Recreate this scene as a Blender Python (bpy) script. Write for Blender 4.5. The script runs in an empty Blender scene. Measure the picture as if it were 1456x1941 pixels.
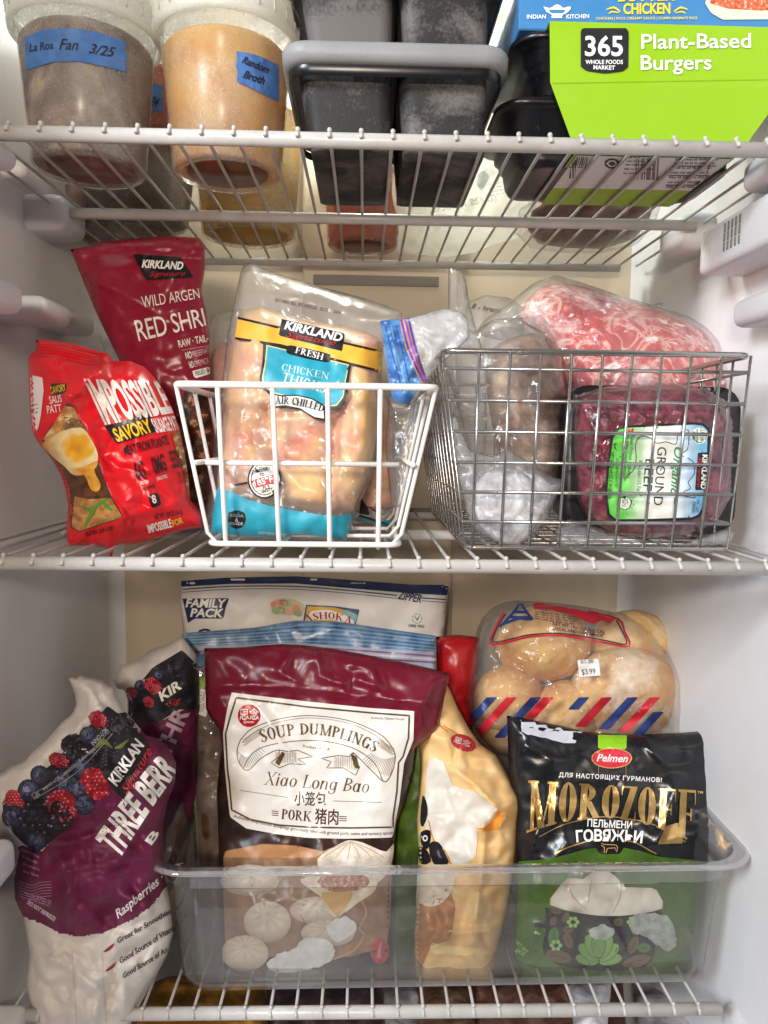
import bpy, bmesh, math, random
import numpy as np
from mathutils import Vector, Matrix, noise
from mathutils.bvhtree import BVHTree
from mathutils.geometry import delaunay_2d_cdt
random.seed(7)
SC = bpy.context.scene
COL = SC.collection
R_ = math.radians

# ------------------------------------------------------------------ camera
W, H, F = 1456.0, 1941.0, 1400.0            # photo size, focal length in photo pixels
CAMROT = (Matrix.Rotation(R_(-1.55), 3, 'Z') @ Matrix.Rotation(R_(90 - 5.5), 3, 'X') @ Matrix.Rotation(R_(0.67), 3, 'Z'))
cd = bpy.data.cameras.new('camera')
cam = bpy.data.objects.new('camera', cd)
COL.objects.link(cam)
cam.matrix_world = CAMROT.to_4x4()
cd.sensor_fit = 'HORIZONTAL'; cd.sensor_width = 36.0; cd.lens = 36.0 * F / W
cd.clip_start = 0.01; cd.clip_end = 50
SC.camera = cam
# ------------------------------------------------------------------ world, lamps, exposure
world = bpy.data.worlds.new('World'); SC.world = world; world.use_nodes = True
bg = world.node_tree.nodes['Background']
bg.inputs[0].default_value = (0.80, 0.86, 1.0, 1); bg.inputs[1].default_value = 0.07
def lamp(name, kind, loc, target, energy, color, size):
    l = bpy.data.lights.new(name, kind); l.energy = energy; l.color = color
    if kind == 'AREA': l.shape = 'DISK'; l.size = size
    else: l.shadow_soft_size = size
    o = bpy.data.objects.new(name, l); COL.objects.link(o); o.location = loc
    o.rotation_euler = (Vector(target) - Vector(loc)).to_track_quat('-Z', 'Y').to_euler()
    return o
lamp('freezer_bulb', 'POINT', (0.0, 0.70, 0.39), (0, 0, 0), 2.9, (0.93, 1.0, 0.93), 0.025)
lamp('kitchen_lamp', 'AREA', (-0.10, -0.38, 0.14), (0.05, 0.6, -0.12), 5.3, (1.0, 0.85, 0.69), 0.09)
lamp('window_light', 'AREA', (-1.0, -0.75, 0.65), (0.1, 0.6, -0.1), 37.0, (0.85, 0.92, 1.0), 0.5)
SC.view_settings.view_transform = 'Standard'; SC.view_settings.look = 'None'
SC.view_settings.exposure = 0.03; SC.view_settings.gamma = 1.0; SC.view_settings.use_curve_mapping = False
SC.cycles.use_denoising = True
SC.cycles.transparent_max_bounces = 24
SC.cycles.max_bounces = 8

# ------------------------------------------------------------------ projection helpers
def ray(px, py):
    return CAMROT @ Vector(((px - W / 2) / F, -(py - H / 2) / F, -1.0))
def P(px, py, Y):
    d = ray(px, py); return d * (Y / d.y)
def onZ(px, py, z):
    d = ray(px, py); return d * (z / d.z)
def proj(v):
    c = CAMROT.transposed() @ Vector(v)
    return (W / 2 + F * c.x / -c.z, H / 2 - F * c.y / -c.z)
def C(h, k=1.0):
    o = []
    for i in (0, 2, 4):
        s = int(h[i:i + 2], 16) / 255.0
        o.append(k * (s / 12.92 if s <= .04045 else ((s + .055) / 1.055) ** 2.4))
    return tuple(o)
def mixc(a, b, t): return tuple(a[i] * (1 - t) + b[i] * t for i in range(3))

# ------------------------------------------------------------------ mesh builder with a colour per face
class MB:
    def __init__(s): s.v = []; s.f = []; s.c = []; s.m = []
    def add(s, vs, fs, col=(1, 1, 1), mi=0):
        n = len(s.v); s.v += [tuple(v) for v in vs]
        for f in fs:
            s.f.append(tuple(i + n for i in f)); s.c.append(col); s.m.append(mi)
    def addc(s, vs, fs, cols, mi=0):
        n = len(s.v); s.v += [tuple(v) for v in vs]
        for f, c in zip(fs, cols):
            s.f.append(tuple(i + n for i in f)); s.c.append(c); s.m.append(mi)
    def build(s, name, mats, parent=None, smooth=True):
        me = bpy.data.meshes.new(name); me.from_pydata(s.v, [], s.f)
        if not isinstance(mats, (list, tuple)): mats = [mats]
        for m in mats: me.materials.append(m)
        me.polygons.foreach_set('material_index', s.m)
        me.polygons.foreach_set('use_smooth', [smooth] * len(s.f))
        a = me.color_attributes.new('Col', 'FLOAT_COLOR', 'CORNER')
        cs = np.ones((sum(len(f) for f in s.f), 4), np.float32)
        cs[:, :3] = np.repeat(np.array(s.c, np.float32).reshape(-1, 3), [len(f) for f in s.f], axis=0)
        a.data.foreach_set('color', cs.ravel())
        me.update()
        o = bpy.data.objects.new(name, me); COL.objects.link(o)
        if parent:
            o.parent = parent
            o.matrix_parent_inverse = Matrix.Translation(parent.location).inverted()
        return o
def tag(o, label=None, cat=None, group=None, kind=None):
    if label: o['label'] = label
    if cat: o['category'] = cat
    if group: o['group'] = group
    if kind: o['kind'] = kind
    return o
def thing(name, loc, label, cat, group=None):
    o = bpy.data.objects.new(name, None); COL.objects.link(o); o.location = loc
    o.empty_display_size = .02
    return tag(o, label, cat, group)

# ------------------------------------------------------------------ outlines and triangulation (photo pixels)
def smooth_loop(pts, n=4, closed=True):
    out = []; L = len(pts)
    rng = range(L) if closed else range(L - 1)
    for i in rng:
        g = (lambda k: pts[k % L]) if closed else (lambda k: pts[min(max(k, 0), L - 1)])
        p0, p1, p2, p3 = g(i - 1), g(i), g(i + 1), g(i + 2)
        for k in range(n):
            t = k / n
            out.append(tuple(.5 * (2 * p1[j] + (p2[j] - p0[j]) * t + (2 * p0[j] - 5 * p1[j] + 4 * p2[j] - p3[j]) * t * t
                                   + (3 * p1[j] - p0[j] - 3 * p2[j] + p3[j]) * t ** 3) for j in range(len(p1))))
    if not closed: out.append(tuple(pts[-1]))
    return out
def resample(pts, s, closed=True):
    a = np.array(pts, float)
    if closed: a = np.vstack([a, a[:1]])
    d = np.hypot(*(a[1:] - a[:-1]).T); cum = np.concatenate([[0], np.cumsum(d)])
    n = max(3, int(round(cum[-1] / s)))
    t = np.linspace(0, cum[-1], n + 1)
    r = np.stack([np.interp(t, cum, a[:, 0]), np.interp(t, cum, a[:, 1])], 1)
    return r[:-1] if closed else r
def dist_poly(p, poly, closed=True):
    q = np.array(poly, float); nx = np.roll(q, -1, 0)
    if not closed: q, nx = q[:-1], nx[:-1]
    best = np.full(len(p), 1e9)
    for a, b in zip(q, nx):
        ab = b - a; L = ab @ ab + 1e-9
        t = np.clip(((p - a) @ ab) / L, 0, 1)
        best = np.minimum(best, np.hypot(*(p - a - t[:, None] * ab).T))
    return best
def inside(p, poly):
    q = np.array(poly, float); r = np.zeros(len(p), bool); nx = np.roll(q, -1, 0)
    for (x0, y0), (x1, y1) in zip(q, nx):
        c = ((y0 > p[:, 1]) != (y1 > p[:, 1]))
        with np.errstate(divide='ignore', invalid='ignore'):
            r ^= c & (p[:, 0] < (x1 - x0) * (p[:, 1] - y0) / (y1 - y0 + 1e-12) + x0)
    return r
def tri(poly, s):
    b = resample(poly, s)
    x0, y0 = b.min(0); x1, y1 = b.max(0)
    gx, gy = np.meshgrid(np.arange(x0, x1, s), np.arange(y0, y1, s * .87))
    gx[1::2] += s / 2
    g = np.stack([gx.ravel(), gy.ravel()], 1)
    if len(g):
        g = g[inside(g, b)]
        if len(g): g = g[dist_poly(g, b) > s * .55]
    pts = np.vstack([b, g]) if len(g) else b
    n = len(b)
    vs, es, fs, *_ = delaunay_2d_cdt([Vector(p) for p in pts], [(i, (i + 1) % n) for i in range(n)], [list(range(n))], 1, 1e-4)
    vs = np.array([tuple(v) for v in vs])
    return vs, [tuple(f) for f in fs], b

def nz(x, y, z=0.0): return noise.noise(Vector((x, y, z)))
class Bag:
    """A closed pillow: traced outline at its own depth, real thickness, wrinkles."""
    def __init__(s, outline, Y, bulge, rad, back=None, s_=7, gx=0.0, bumps=(), ridges=(), amp=0.0, scale=60.0,
                 crink=0.0, cscale=55.0, seed=0.0, smooth=0, power=.5, edge=0.0):
        if smooth: outline = smooth_loop(outline, smooth)
        s.out = outline; s.b = MB()
        vs, fs, loop = tri(outline, s_)
        ys = vs[:, 1]; y0, y1 = ys.min(), ys.max(); xm = vs[:, 0].mean()
        Yt, Yb = Y if isinstance(Y, tuple) else (Y, Y)
        plane = Yt + (Yb - Yt) * (ys - y0) / (y1 - y0) + gx * (vs[:, 0] - xm) * 1e-3
        d = dist_poly(vs, loop)
        t = np.clip(d / rad, 0, 1)
        prof = (1 - (1 - t) ** 2) ** power
        ease = np.clip(d / (rad * .35), 0, 1)
        h = bulge * prof
        w = np.zeros(len(vs))
        for (x, y, rx, ry, a) in bumps:
            w += a * np.exp(-((vs[:, 0] - x) / rx) ** 2 - ((vs[:, 1] - y) / ry) ** 2)
        for (pl, a, wd) in ridges:
            w += a * np.exp(-dist_poly(vs, pl, False) / wd)
        if amp or crink or edge:
            for i, (x, y) in enumerate(vs):
                if amp:
                    w[i] += amp * (nz(x / scale, y / scale, seed) + .5 * nz(x / scale * 2.1, y / scale * 2.1, seed + 5))
                if crink:
                    q = Vector((x / cscale + .6 * nz(x / cscale, y / cscale, seed + 9), y / cscale * .8 + .6 * nz(y / cscale, x / cscale, seed + 3), seed))
                    D = noise.voronoi(q)[0]
                    w[i] += crink * (min(D[1] - D[0], .55) - .25)
        h = h + w * ease
        wav = np.array([edge * nz(x / 45, y / 45, seed + 2) for x, y in vs]) if edge else 0
        fr = plane - h + wav; n = len(vs)
        bk = plane + (bulge * .8 if back is None else back) * prof + wav
        pf = [P(x, y, q) for (x, y), q in zip(vs, fr)]
        bd = d < 1e-3
        idx = {}; pb = []
        for i in range(n):
            if bd[i]: idx[i] = i
            else: idx[i] = n + len(pb); pb.append(P(vs[i, 0], vs[i, 1], bk[i]))
        # face winding towards the camera
        ff = []
        for f in fs:
            a, b_, c = (pf[k] for k in f[:3])
            nrm = (b_ - a).cross(c - a)
            ff.append(f if nrm.dot(a) < 0 else f[::-1])
        s.front = (pf, ff)
        s.bvh = BVHTree.FromPolygons(pf, ff)
        s.Y = float(np.mean(plane)); s.cen = (xm, float((y0 + y1) / 2))
        s.back = (pb, [tuple(idx[k] for k in f[::-1]) for f in ff]); s.n = n
        s.vs = vs; s.fs = ff
    def fill(s, col, mi=0, back=True, colfn=None):
        pf, ff = s.front
        allv = list(pf) + list(s.back[0])
        if colfn:
            cols = [colfn(*np.mean([s.vs[k] for k in f], axis=0)) for f in s.fs]
        else: cols = [col] * len(ff)
        s.b.addc(allv, ff + (s.back[1] if back else []), cols + (cols if back else []), mi)
        return s
    def at(s, px, py, eps=.0004): return hit(s.bvh, px, py, s.Y, eps)
    def base(s):
        p = min(s.front[0], key=lambda v: v.z); q = P(s.cen[0], s.cen[1], s.Y)
        return Vector((q.x, s.Y, p.z))
def hit(bvh, px, py, Y, eps):
    d = ray(px, py).normalized()
    h = bvh.ray_cast(Vector((0, 0, 0)), d)
    if h[0] is None:
        h = bvh.find_nearest(P(px, py, Y))
        q = h[0]; return q - q.normalized() * eps
    return h[0] - d * eps
class Skin:
    """decal target for any mesh builder (lathes, boxes)"""
    def __init__(s, mb, Y):
        s.b = mb; s.bvh = BVHTree.FromPolygons([Vector(v) for v in mb.v], mb.f); s.Y = Y
    def at(s, px, py, eps=.0004): return hit(s.bvh, px, py, s.Y, eps)

# ------------------------------------------------------------------ printing (pixels -> skin)
def poly(k, pts, col, lay=1, mi=0, s=6, smooth=0, b=None, colfn=None):
    if smooth: pts = smooth_loop(pts, smooth)
    vs, fs, _ = tri(pts, s)
    vv = [k.at(x, y, .0006 + .00017 * lay) for x, y in vs]
    out = []
    for f in fs:
        a, b_, c = (vv[q] for q in f[:3])
        out.append(f if (b_ - a).cross(c - a).dot(a) < 0 else f[::-1])
    if colfn: (b or k.b).addc(vv, out, [colfn(*np.mean([vs[q] for q in f], axis=0)) for f in out], mi)
    else: (b or k.b).add(vv, out, col, mi)
def ell(k, cx, cy, rx, ry, col, lay=1, ang=0, n=18, mi=0, b=None, s=9):
    ca, sa = math.cos(R_(ang)), math.sin(R_(ang)); pts = []
    for i in range(n):
        t = 2 * math.pi * i / n; x, y = rx * math.cos(t), ry * math.sin(t)
        pts.append((cx + x * ca - y * sa, cy + x * sa + y * ca))
    if max(rx, ry) < 9:
        vv = [k.at(x, y, .0006 + .00017 * lay) for x, y in pts]
        (b or k.b).add(vv, [tuple(range(n))[::-1]], col, mi)
    else: poly(k, pts, col, lay, mi, s, 0, b)
def line(k, pts, w, col, lay=2, mi=0, smooth=0, b=None, closed=False):
    """ribbon; w = width in pixels (or list per point)"""
    if smooth: pts = smooth_loop(pts, smooth, closed)
    if closed: pts = list(pts) + [pts[0]]
    a = np.array([p[:2] for p in pts], float)
    if isinstance(w, (int, float)):
        L = np.hypot(*(a[-1] - a[0])) if len(a) == 2 else 0
        if len(a) == 2 and L > 14:
            t = np.linspace(0, 1, int(L / 6) + 2)[:, None]; a = a[0] + t * (a[1] - a[0])
        elif len(a) > 2:
            tot = np.sum(np.hypot(*(a[1:] - a[:-1]).T))
            if tot / len(a) > 7:
                out = [a[0]]
                for p, q in zip(a[:-1], a[1:]):
                    m = max(1, int(np.hypot(*(q - p)) / 6))
                    out += [p + (q - p) * (j + 1) / m for j in range(m)]
                a = np.array(out)
        ws = np.full(len(a), w, float)
    else: ws = np.interp(np.linspace(0, 1, len(a)), np.linspace(0, 1, len(w)), w)
    tg = np.gradient(a, axis=0); ln = np.hypot(*tg.T) + 1e-9
    nrm = np.stack([-tg[:, 1], tg[:, 0]], 1) / ln[:, None]
    l, r = a + nrm * ws[:, None] / 2, a - nrm * ws[:, None] / 2
    e = .0006 + .00017 * lay
    vv = [k.at(x, y, e) for x, y in l] + [k.at(x, y, e) for x, y in r]; n = len(a)
    (b or k.b).add(vv, [(i, i + 1, n + i + 1, n + i) for i in range(n - 1)], col, mi)

_tc = {}
_cap = [None]
def glyphs(sx, bold, shear, spacing):
    key = (sx, bold, shear, spacing)
    if key in _tc: return _tc[key]
    cu = bpy.data.curves.new('lettering', 'FONT'); cu.body = sx; cu.offset = bold; cu.shear = shear
    cu.space_character = spacing; cu.resolution_u = 3
    o = bpy.data.objects.new('lettering', cu); COL.objects.link(o)
    dg = bpy.context.evaluated_depsgraph_get()
    me = o.evaluated_get(dg).to_mesh()
    v = np.array([tuple(q.co)[:2] for q in me.vertices]).reshape(-1, 2)
    me.calc_loop_triangles()
    t = [tuple(q.vertices) for q in me.loop_triangles]
    o.evaluated_get(dg).to_mesh_clear()
    bpy.data.objects.remove(o); bpy.data.curves.remove(cu)
    _tc[key] = (v, t); return _tc[key]
def place(k, v, t, p0, p1, h, col, arc=0, lay=2, mi=0, h1=None, b=None, lean=None, layers=None, split=8, warp=None):
    """v: x in 0..1, y in cap heights"""
    p0 = np.array(p0, float); p1 = np.array(p1, float); dv = p1 - p0; L = np.hypot(*dv); ux = dv / L
    up = np.array([ux[1], -ux[0]]) if lean is None else np.array(lean, float)
    h1 = h if h1 is None else h1
    px = []
    for x, y in v:
        hh = h + (h1 - h) * x
        q = p0 + dv * x + up * (y * hh + arc * 4 * x * (1 - x))
        if arc:
            q = q + ux * (-(y * hh) * arc * 4 * (1 - 2 * x) / L)
        px.append(warp(q) if warp else q)
    px = [np.array(q, float) for q in px]; tr = list(t)
    for _ in range(4):
        nt = []; ch = False; cache = {}
        for f in tr:
            e = [np.hypot(*(px[f[i]] - px[f[(i + 1) % 3]])) for i in range(3)]
            m = max(range(3), key=lambda i: e[i])
            if e[m] > split:
                a, c, d = f[m], f[(m + 1) % 3], f[(m + 2) % 3]
                kk = (min(a, c), max(a, c))
                if kk not in cache: cache[kk] = len(px); px.append((px[a] + px[c]) / 2)
                n = cache[kk]; nt += [(a, n, d), (n, c, d)]; ch = True
            else: nt.append(f)
        tr = nt
        if not ch: break
    e = .0006 + .00017 * lay
    vv = [k.at(q[0], q[1], e + (layers[i] * .00002 if layers and i < len(layers) else 0)) for i, q in enumerate(px)]
    out = []
    for f in tr:
        a, b_, c = (vv[q] for q in f)
        out.append(f if (b_ - a).cross(c - a).dot(a) < 0 else f[::-1])
    (b or k.b).add(vv, out, col, mi)
def text(k, sx, p0, p1, h, col, bold=0, shear=0, spacing=1.0, **kw):
    if _cap[0] is None: _cap[0] = float(glyphs('H', 0, 0, 1)[0][:, 1].max())
    v, t = glyphs(sx, bold, shear, spacing)
    if not len(v): return
    x0, x1 = v[:, 0].min(), v[:, 0].max()
    q = np.stack([(v[:, 0] - x0) / (x1 - x0), v[:, 1] / _cap[0]], 1)
    place(k, q, t, p0, p1, h, col, **kw)

# ------------------------------------------------------------------ a small serif alphabet, made of bars and rings
def _bar(x0, y0, x1, y1, w):          # bar of horizontal width w (w vertical when flat)
    if abs(y1 - y0) < 1e-6: return [[(x0, y0 - w / 2), (x1, y0 - w / 2), (x1, y0 + w / 2), (x0, y0 + w / 2)]]
    return [[(x0 - w / 2, y0), (x0 + w / 2, y0), (x1 + w / 2, y1), (x1 - w / 2, y1)]]
def _ring(cx, cy, rx, ry, tx, ty, a0=0, a1=360, n=20):
    o = []
    for i in range(n):
        qs = []
        for a in (a0 + (a1 - a0) * i / n, a0 + (a1 - a0) * (i + 1) / n):
            c, s = math.cos(R_(a)), math.sin(R_(a))
            qs.append(((cx + rx * c, cy + ry * s), (cx + (rx - tx) * c, cy + (ry - ty) * s)))
        o.append([qs[0][0], qs[1][0], qs[1][1], qs[0][1]])
    return o
def _strk(pts, n=5):
    p = smooth_loop(pts, n, False); a = np.array(p); g = np.gradient(a[:, :2], axis=0)
    g /= (np.hypot(*g.T) + 1e-9)[:, None]; nr = np.stack([-g[:, 1], g[:, 0]], 1) * a[:, 2:3] / 2
    l, r = a[:, :2] + nr, a[:, :2] - nr
    return [[tuple(l[i]), tuple(l[i + 1]), tuple(r[i + 1]), tuple(r[i])] for i in range(len(a) - 1)]
def serif_glyph(ch, t, th, cw):
    """t stem, th thin stroke, cw width factor -> (polys, advance)"""
    sl = t * .5 + .07
    def foot(x, y): return [[(x - sl, y), (x + sl, y), (x + sl, y + (th if y < .5 else -th)), (x - sl, y + (th if y < .5 else -th))]]
    def stem(x, w=None): return _bar(x, 0, x, 1, w or t) + foot(x, 0) + foot(x, 1)
    def tick(x, y, d): return [[(x - .05, y), (x, y), (x, y + d), (x - .02, y + d)]]
    a = sl; w = .62 * cw
    if ch == 'I': return stem(a), 2 * sl
    if ch == 'H': return stem(a) + stem(a + w) + _bar(a, .52, a + w, .52, th), w + 2 * sl
    if ch == 'M': return stem(a, t * .55) + stem(a + w * 1.35) + _bar(a, 1, a + w * .68, .0, t) + _bar(a + w * .68, 0, a + w * 1.35, 1, th * 1.2), w * 1.35 + 2 * sl
    if ch == 'N': return stem(a, th * 1.3) + stem(a + w, th * 1.3) + _bar(a, 1, a + w, 0, t), w + 2 * sl
    if ch in 'OQ': return _ring(w * .62, .5, w * .62, .515, t * 1.05, th), w * 1.24
    if ch == 'C': return _ring(w * .6, .5, w * .6, .515, t * 1.05, th, 38, 322) + tick(w * 1.1, .98, -.28), w * 1.12
    if ch == 'G': return _ring(w * .6, .5, w * .6, .515, t * 1.05, th, 38, 330) + tick(w * 1.1, .98, -.28) + _bar(w * 1.08, .02, w * 1.08, .45, t) + [[(w * 1.08 - sl, .45), (w * 1.08 + sl * .8, .45), (w * 1.08 + sl * .8, .45 - th), (w * 1.08 - sl, .45 - th)]], w * 1.3
    if ch == 'D': return stem(a) + _ring(a, .5, w * 1.1, .5, t, th, -90, 90), a + w * 1.12
    if ch == 'P': return stem(a) + _ring(a, .73, w * .85, .27, t * .95, th, -90, 90), a + w * .88
    if ch == 'B': return stem(a) + _ring(a, .75, w * .78, .25, t * .95, th, -90, 90) + _ring(a, .265, w * .88, .265, t * .95, th, -90, 90), a + w * .92
    if ch == 'R': return stem(a) + _ring(a, .74, w * .8, .26, t * .95, th, -90, 90) + _bar(a + w * .3, .5, a + w * .95, 0, t) + [[(a + w * .75, 0), (a + w * 1.15, 0), (a + w * 1.15, th), (a + w * .75, th)]], a + w * 1.15
    if ch == 'L': return stem(a) + _bar(a, th / 2, a + w * .85, th / 2, th) + tick(a + w * .87, .0, .28), a + w * .88
    if ch == 'E': return stem(a) + _bar(a, th / 2, a + w * .85, th / 2, th) + _bar(a, 1 - th / 2, a + w * .8, 1 - th / 2, th) + _bar(a, .52, a + w * .55, .52, th) + tick(a + w * .87, 0, .26) + tick(a + w * .82, 1, -.26) + _bar(a + w * .56, .42, a + w * .56, .62, th), a + w * .9
    if ch == 'F': return stem(a) + _bar(a, 1 - th / 2, a + w * .85, 1 - th / 2, th) + _bar(a, .52, a + w * .58, .52, th) + tick(a + w * .87, 1, -.28) + _bar(a + w * .58, .4, a + w * .58, .64, th), a + w * .9
    if ch == 'T': return stem(w * .55) + _bar(0, 1 - th / 2, w * 1.1, 1 - th / 2, th) + tick(w * 1.12, 1, -.25) + [[(0, 1), (.05, 1), (.02, .75), (0, .75)]], w * 1.12
    if ch == 'A': return _bar(a, 0, w * .62, 1, th * 1.3) + _bar(w * .62, 1, w * 1.2, 0, t) + _bar(w * .3, .33, w * .95, .33, th) + foot(a, 0) + foot(w * 1.2, 0), w * 1.2 + sl
    if ch == 'V': return _bar(a, 1, w * .62, 0, t) + _bar(w * .62, 0, w * 1.15, 1, th * 1.3) + foot(a, 1) + foot(w * 1.15, 1), w * 1.15 + sl
    if ch == 'U': return _bar(a, .28, a, 1, t) + foot(a, 1) + _bar(a + w - t * .3, .28, a + w - t * .3, 1, th * 1.4) + foot(a + w - t * .3, 1) + _ring(a + w / 2 - t * .2, .3, w / 2 + t * .3, .315, t, th, 180, 360), w + 2 * sl
    if ch == 'K': return stem(a) + _bar(a + t * .3, .42, a + w * .95, 1, th * 1.3) + _bar(a + w * .3, .6, a + w, 0, t) + foot(a + w, 0) + foot(a + w * .9, 1), w + 2 * sl
    if ch == 'X': return _bar(a, 1, a + w, 0, t) + _bar(a, 0, a + w, 1, th * 1.3) + foot(a, 0) + foot(a, 1) + foot(a + w, 0) + foot(a + w, 1), w + 2 * sl
    if ch == 'Z': return _bar(t * .5, 0, w - t * .3, 1, t) + _bar(0, th / 2, w, th / 2, th) + _bar(0, 1 - th / 2, w, 1 - th / 2, th) + tick(w + .02, 0, .28) + [[(0, 1), (.05, 1), (.02, .72), (0, .72)]], w + .03
    if ch == 'S':
        return _strk([(w * .86, .78, th), (w * .72, .95, th), (w * .42, .965, th * 1.1), (w * .14, .78, t * .9), (w * .42, .53, t * 1.15), (w * .82, .28, t), (w * .5, .035, th), (w * .2, .05, th), (w * .04, .24, th)]) + tick(w * .88, .98, -.25) + [[(0, .02), (.04, .02), (.03, .28), (0, .28)]], w * .96
    x = .66
    if ch == 'o': return _ring(.28, x / 2, .28, x / 2 + .01, t * 1.1, th), .58
    if ch == 'a': return _ring(.27, x / 2, .26, x / 2 + .01, t * 1.1, th) + _bar(.5, 0, .5, x, t) + _bar(.5, .03, .62, .03, th), .66
    if ch == 'i': return _bar(.1, 0, .1, x, t) + _bar(.02, x - th / 2, .1, x - th / 2, th) + _bar(.1, .03, .22, .03, th) + _ring(.1, .86, .07, .07, .06, .06), .26
    if ch == 'n': return _bar(.1, 0, .1, x, t) + _bar(.02, x - th / 2, .1, x - th / 2, th) + _ring(.32, x - .24, .23, .24, t, th, 0, 180) + _bar(.5, 0, .5, x - .22, t) + _bar(.5, .03, .62, .03, th), .66
    if ch == 'g': return _ring(.27, x / 2, .26, x / 2 + .01, t * 1.1, th) + _bar(.5, -.1, .5, x, t) + _ring(.28, -.1, .26, .22, t * .7, th, 180, 360), .62
    return [], .35
def serif(k, sx, p0, p1, h, col, t=.17, th=.055, cw=1.0, gap=.1, shear=0, sizes=None, **kw):
    v = []; tr = []; x = 0; lays = []
    for j, ch in enumerate(sx):
        ps, adv = serif_glyph(ch, t, th, cw); z = sizes[j] if sizes else 1
        for i, q in enumerate(ps):
            n = len(v); v += [(x + (a + shear * b_) * z, b_ * z + (1 - z if sizes else 0)) for a, b_ in q]; lays += [i % 7] * len(q)
            tr += [(n, n + 1, n + 2), (n, n + 2, n + 3)]
        x += (adv + gap) * z
    v = np.array(v); v[:, 0] = (v[:, 0] - v[:, 0].min()) / (v[:, 0].max() - v[:, 0].min())
    place(k, v, tr, p0, p1, h, col, layers=lays, **kw)
def squiggle(k, p0, p1, h, n, col, w=1.5, seed=1, lay=2, b=None):
    """small print / handwriting: a run of letter-like strokes"""
    rr = random.Random(seed); p0 = np.array(p0, float); p1 = np.array(p1, float); d = p1 - p0; L = np.hypot(*d); u = d / L; up = np.array([u[1], -u[0]])
    pts = []
    for i in range(n * 2 + 1):
        pts.append(tuple(p0 + d * i / (n * 2) + up * h * ((rr.uniform(.5, 1.0) if i % 2 else rr.uniform(0, .2)))))
    line(k, pts, w, col, lay, smooth=3, b=b)
def smallprint(k, p0, p1, h, col, seed=1, lay=2, b=None):
    """a row of tiny words as dashes of letters"""
    rr = random.Random(seed); p0 = np.array(p0, float); p1 = np.array(p1, float); d = p1 - p0; L = np.hypot(*d); x = 0
    while x < L - h:
        wl = min(rr.uniform(1.5, 4.5) * h, L - x); n = max(2, int(wl / (h * .62)))
        for j in range(n):
            a = p0 + d * (x + wl * j / n) / L; u = d / L; up = np.array([u[1], -u[0]])
            hh = h * rr.choice((.7, .7, 1.0))
            q = [a, a + u * wl / n * .62, a + u * wl / n * .62 + up * hh, a + up * hh]
            vv = [k.at(z[0], z[1], .0006 + .00017 * lay) for z in q]
            (b or k.b).add(vv, [(0, 1, 2, 3)], col)
        x += wl + h * .7

# ------------------------------------------------------------------ solids
def tube(b, pts, r, n=8, col=(1, 1, 1), mi=0, closed=False, cap=True):
    pts = [Vector(p) for p in pts]; L = len(pts); rings = []
    up = None
    for i, p in enumerate(pts):
        a = pts[(i - 1) % L] if (i or closed) else p; c = pts[(i + 1) % L] if (i < L - 1 or closed) else p
        tg = (c - a).normalized()
        if up is None: up = Vector((0, 0, 1)) if abs(tg.z) < .9 else Vector((1, 0, 0))
        s = tg.cross(up).normalized(); up2 = s.cross(tg).normalized(); up = up2
        rr = r[i] if isinstance(r, (list, tuple)) else r
        rings.append([p + (s * math.cos(2 * math.pi * k / n) + up2 * math.sin(2 * math.pi * k / n)) * rr for k in range(n)])
    vs = [v for q in rings for v in q]; fs = []
    for i in range(L if closed else L - 1):
        j = (i + 1) % L
        for k in range(n):
            fs.append((i * n + k, i * n + (k + 1) % n, j * n + (k + 1) % n, j * n + k))
    if cap and not closed:
        fs.append(tuple(range(n))[::-1]); fs.append(tuple((L - 1) * n + k for k in range(n)))
    b.add(vs, fs, col, mi)
def ball(b, c, r, col=(1, 1, 1), mi=0, n=10, sc=(1, 1, 1)):
    c = Vector(c); vs = [c + Vector((0, 0, r * sc[2]))]; m = n // 2
    for i in range(1, m):
        a = math.pi * i / m
        for k in range(n):
            t = 2 * math.pi * k / n
            vs.append(c + Vector((r * sc[0] * math.sin(a) * math.cos(t), r * sc[1] * math.sin(a) * math.sin(t), r * sc[2] * math.cos(a))))
    vs.append(c - Vector((0, 0, r * sc[2]))); fs = [(0, 1 + k, 1 + (k + 1) % n) for k in range(n)]
    for i in range(m - 2):
        for k in range(n):
            a = 1 + i * n
            fs.append((a + k, a + n + k, a + n + (k + 1) % n, a + (k + 1) % n))
    e = len(vs) - 1; a = 1 + (m - 2) * n
    fs += [(e, a + (k + 1) % n, a + k) for k in range(n)]
    b.add(vs, fs, col, mi)
def rrect(cx, cy, hx, hy, r, n=6):
    o = []
    for qx, qy, a0 in ((1, -1, -90), (1, 1, 0), (-1, 1, 90), (-1, -1, 180)):
        for i in range(n + 1):
            a = R_(a0 + 90 * i / n)
            o.append((cx + qx * (hx - r) + r * math.cos(a), cy + qy * (hy - r) + r * math.sin(a)))
    return o
def loft(b, loops, col=(1, 1, 1), mi=0, cap0=False, cap1=False):
    n = len(loops[0]); vs = [v for l in loops for v in l]; fs = []
    for i in range(len(loops) - 1):
        for k in range(n):
            fs.append((i * n + k, i * n + (k + 1) % n, (i + 1) * n + (k + 1) % n, (i + 1) * n + k))
    if cap0: fs.append(tuple(range(n))[::-1])
    if cap1: fs.append(tuple((len(loops) - 1) * n + k for k in range(n)))
    b.add(vs, fs, col, mi)
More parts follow.
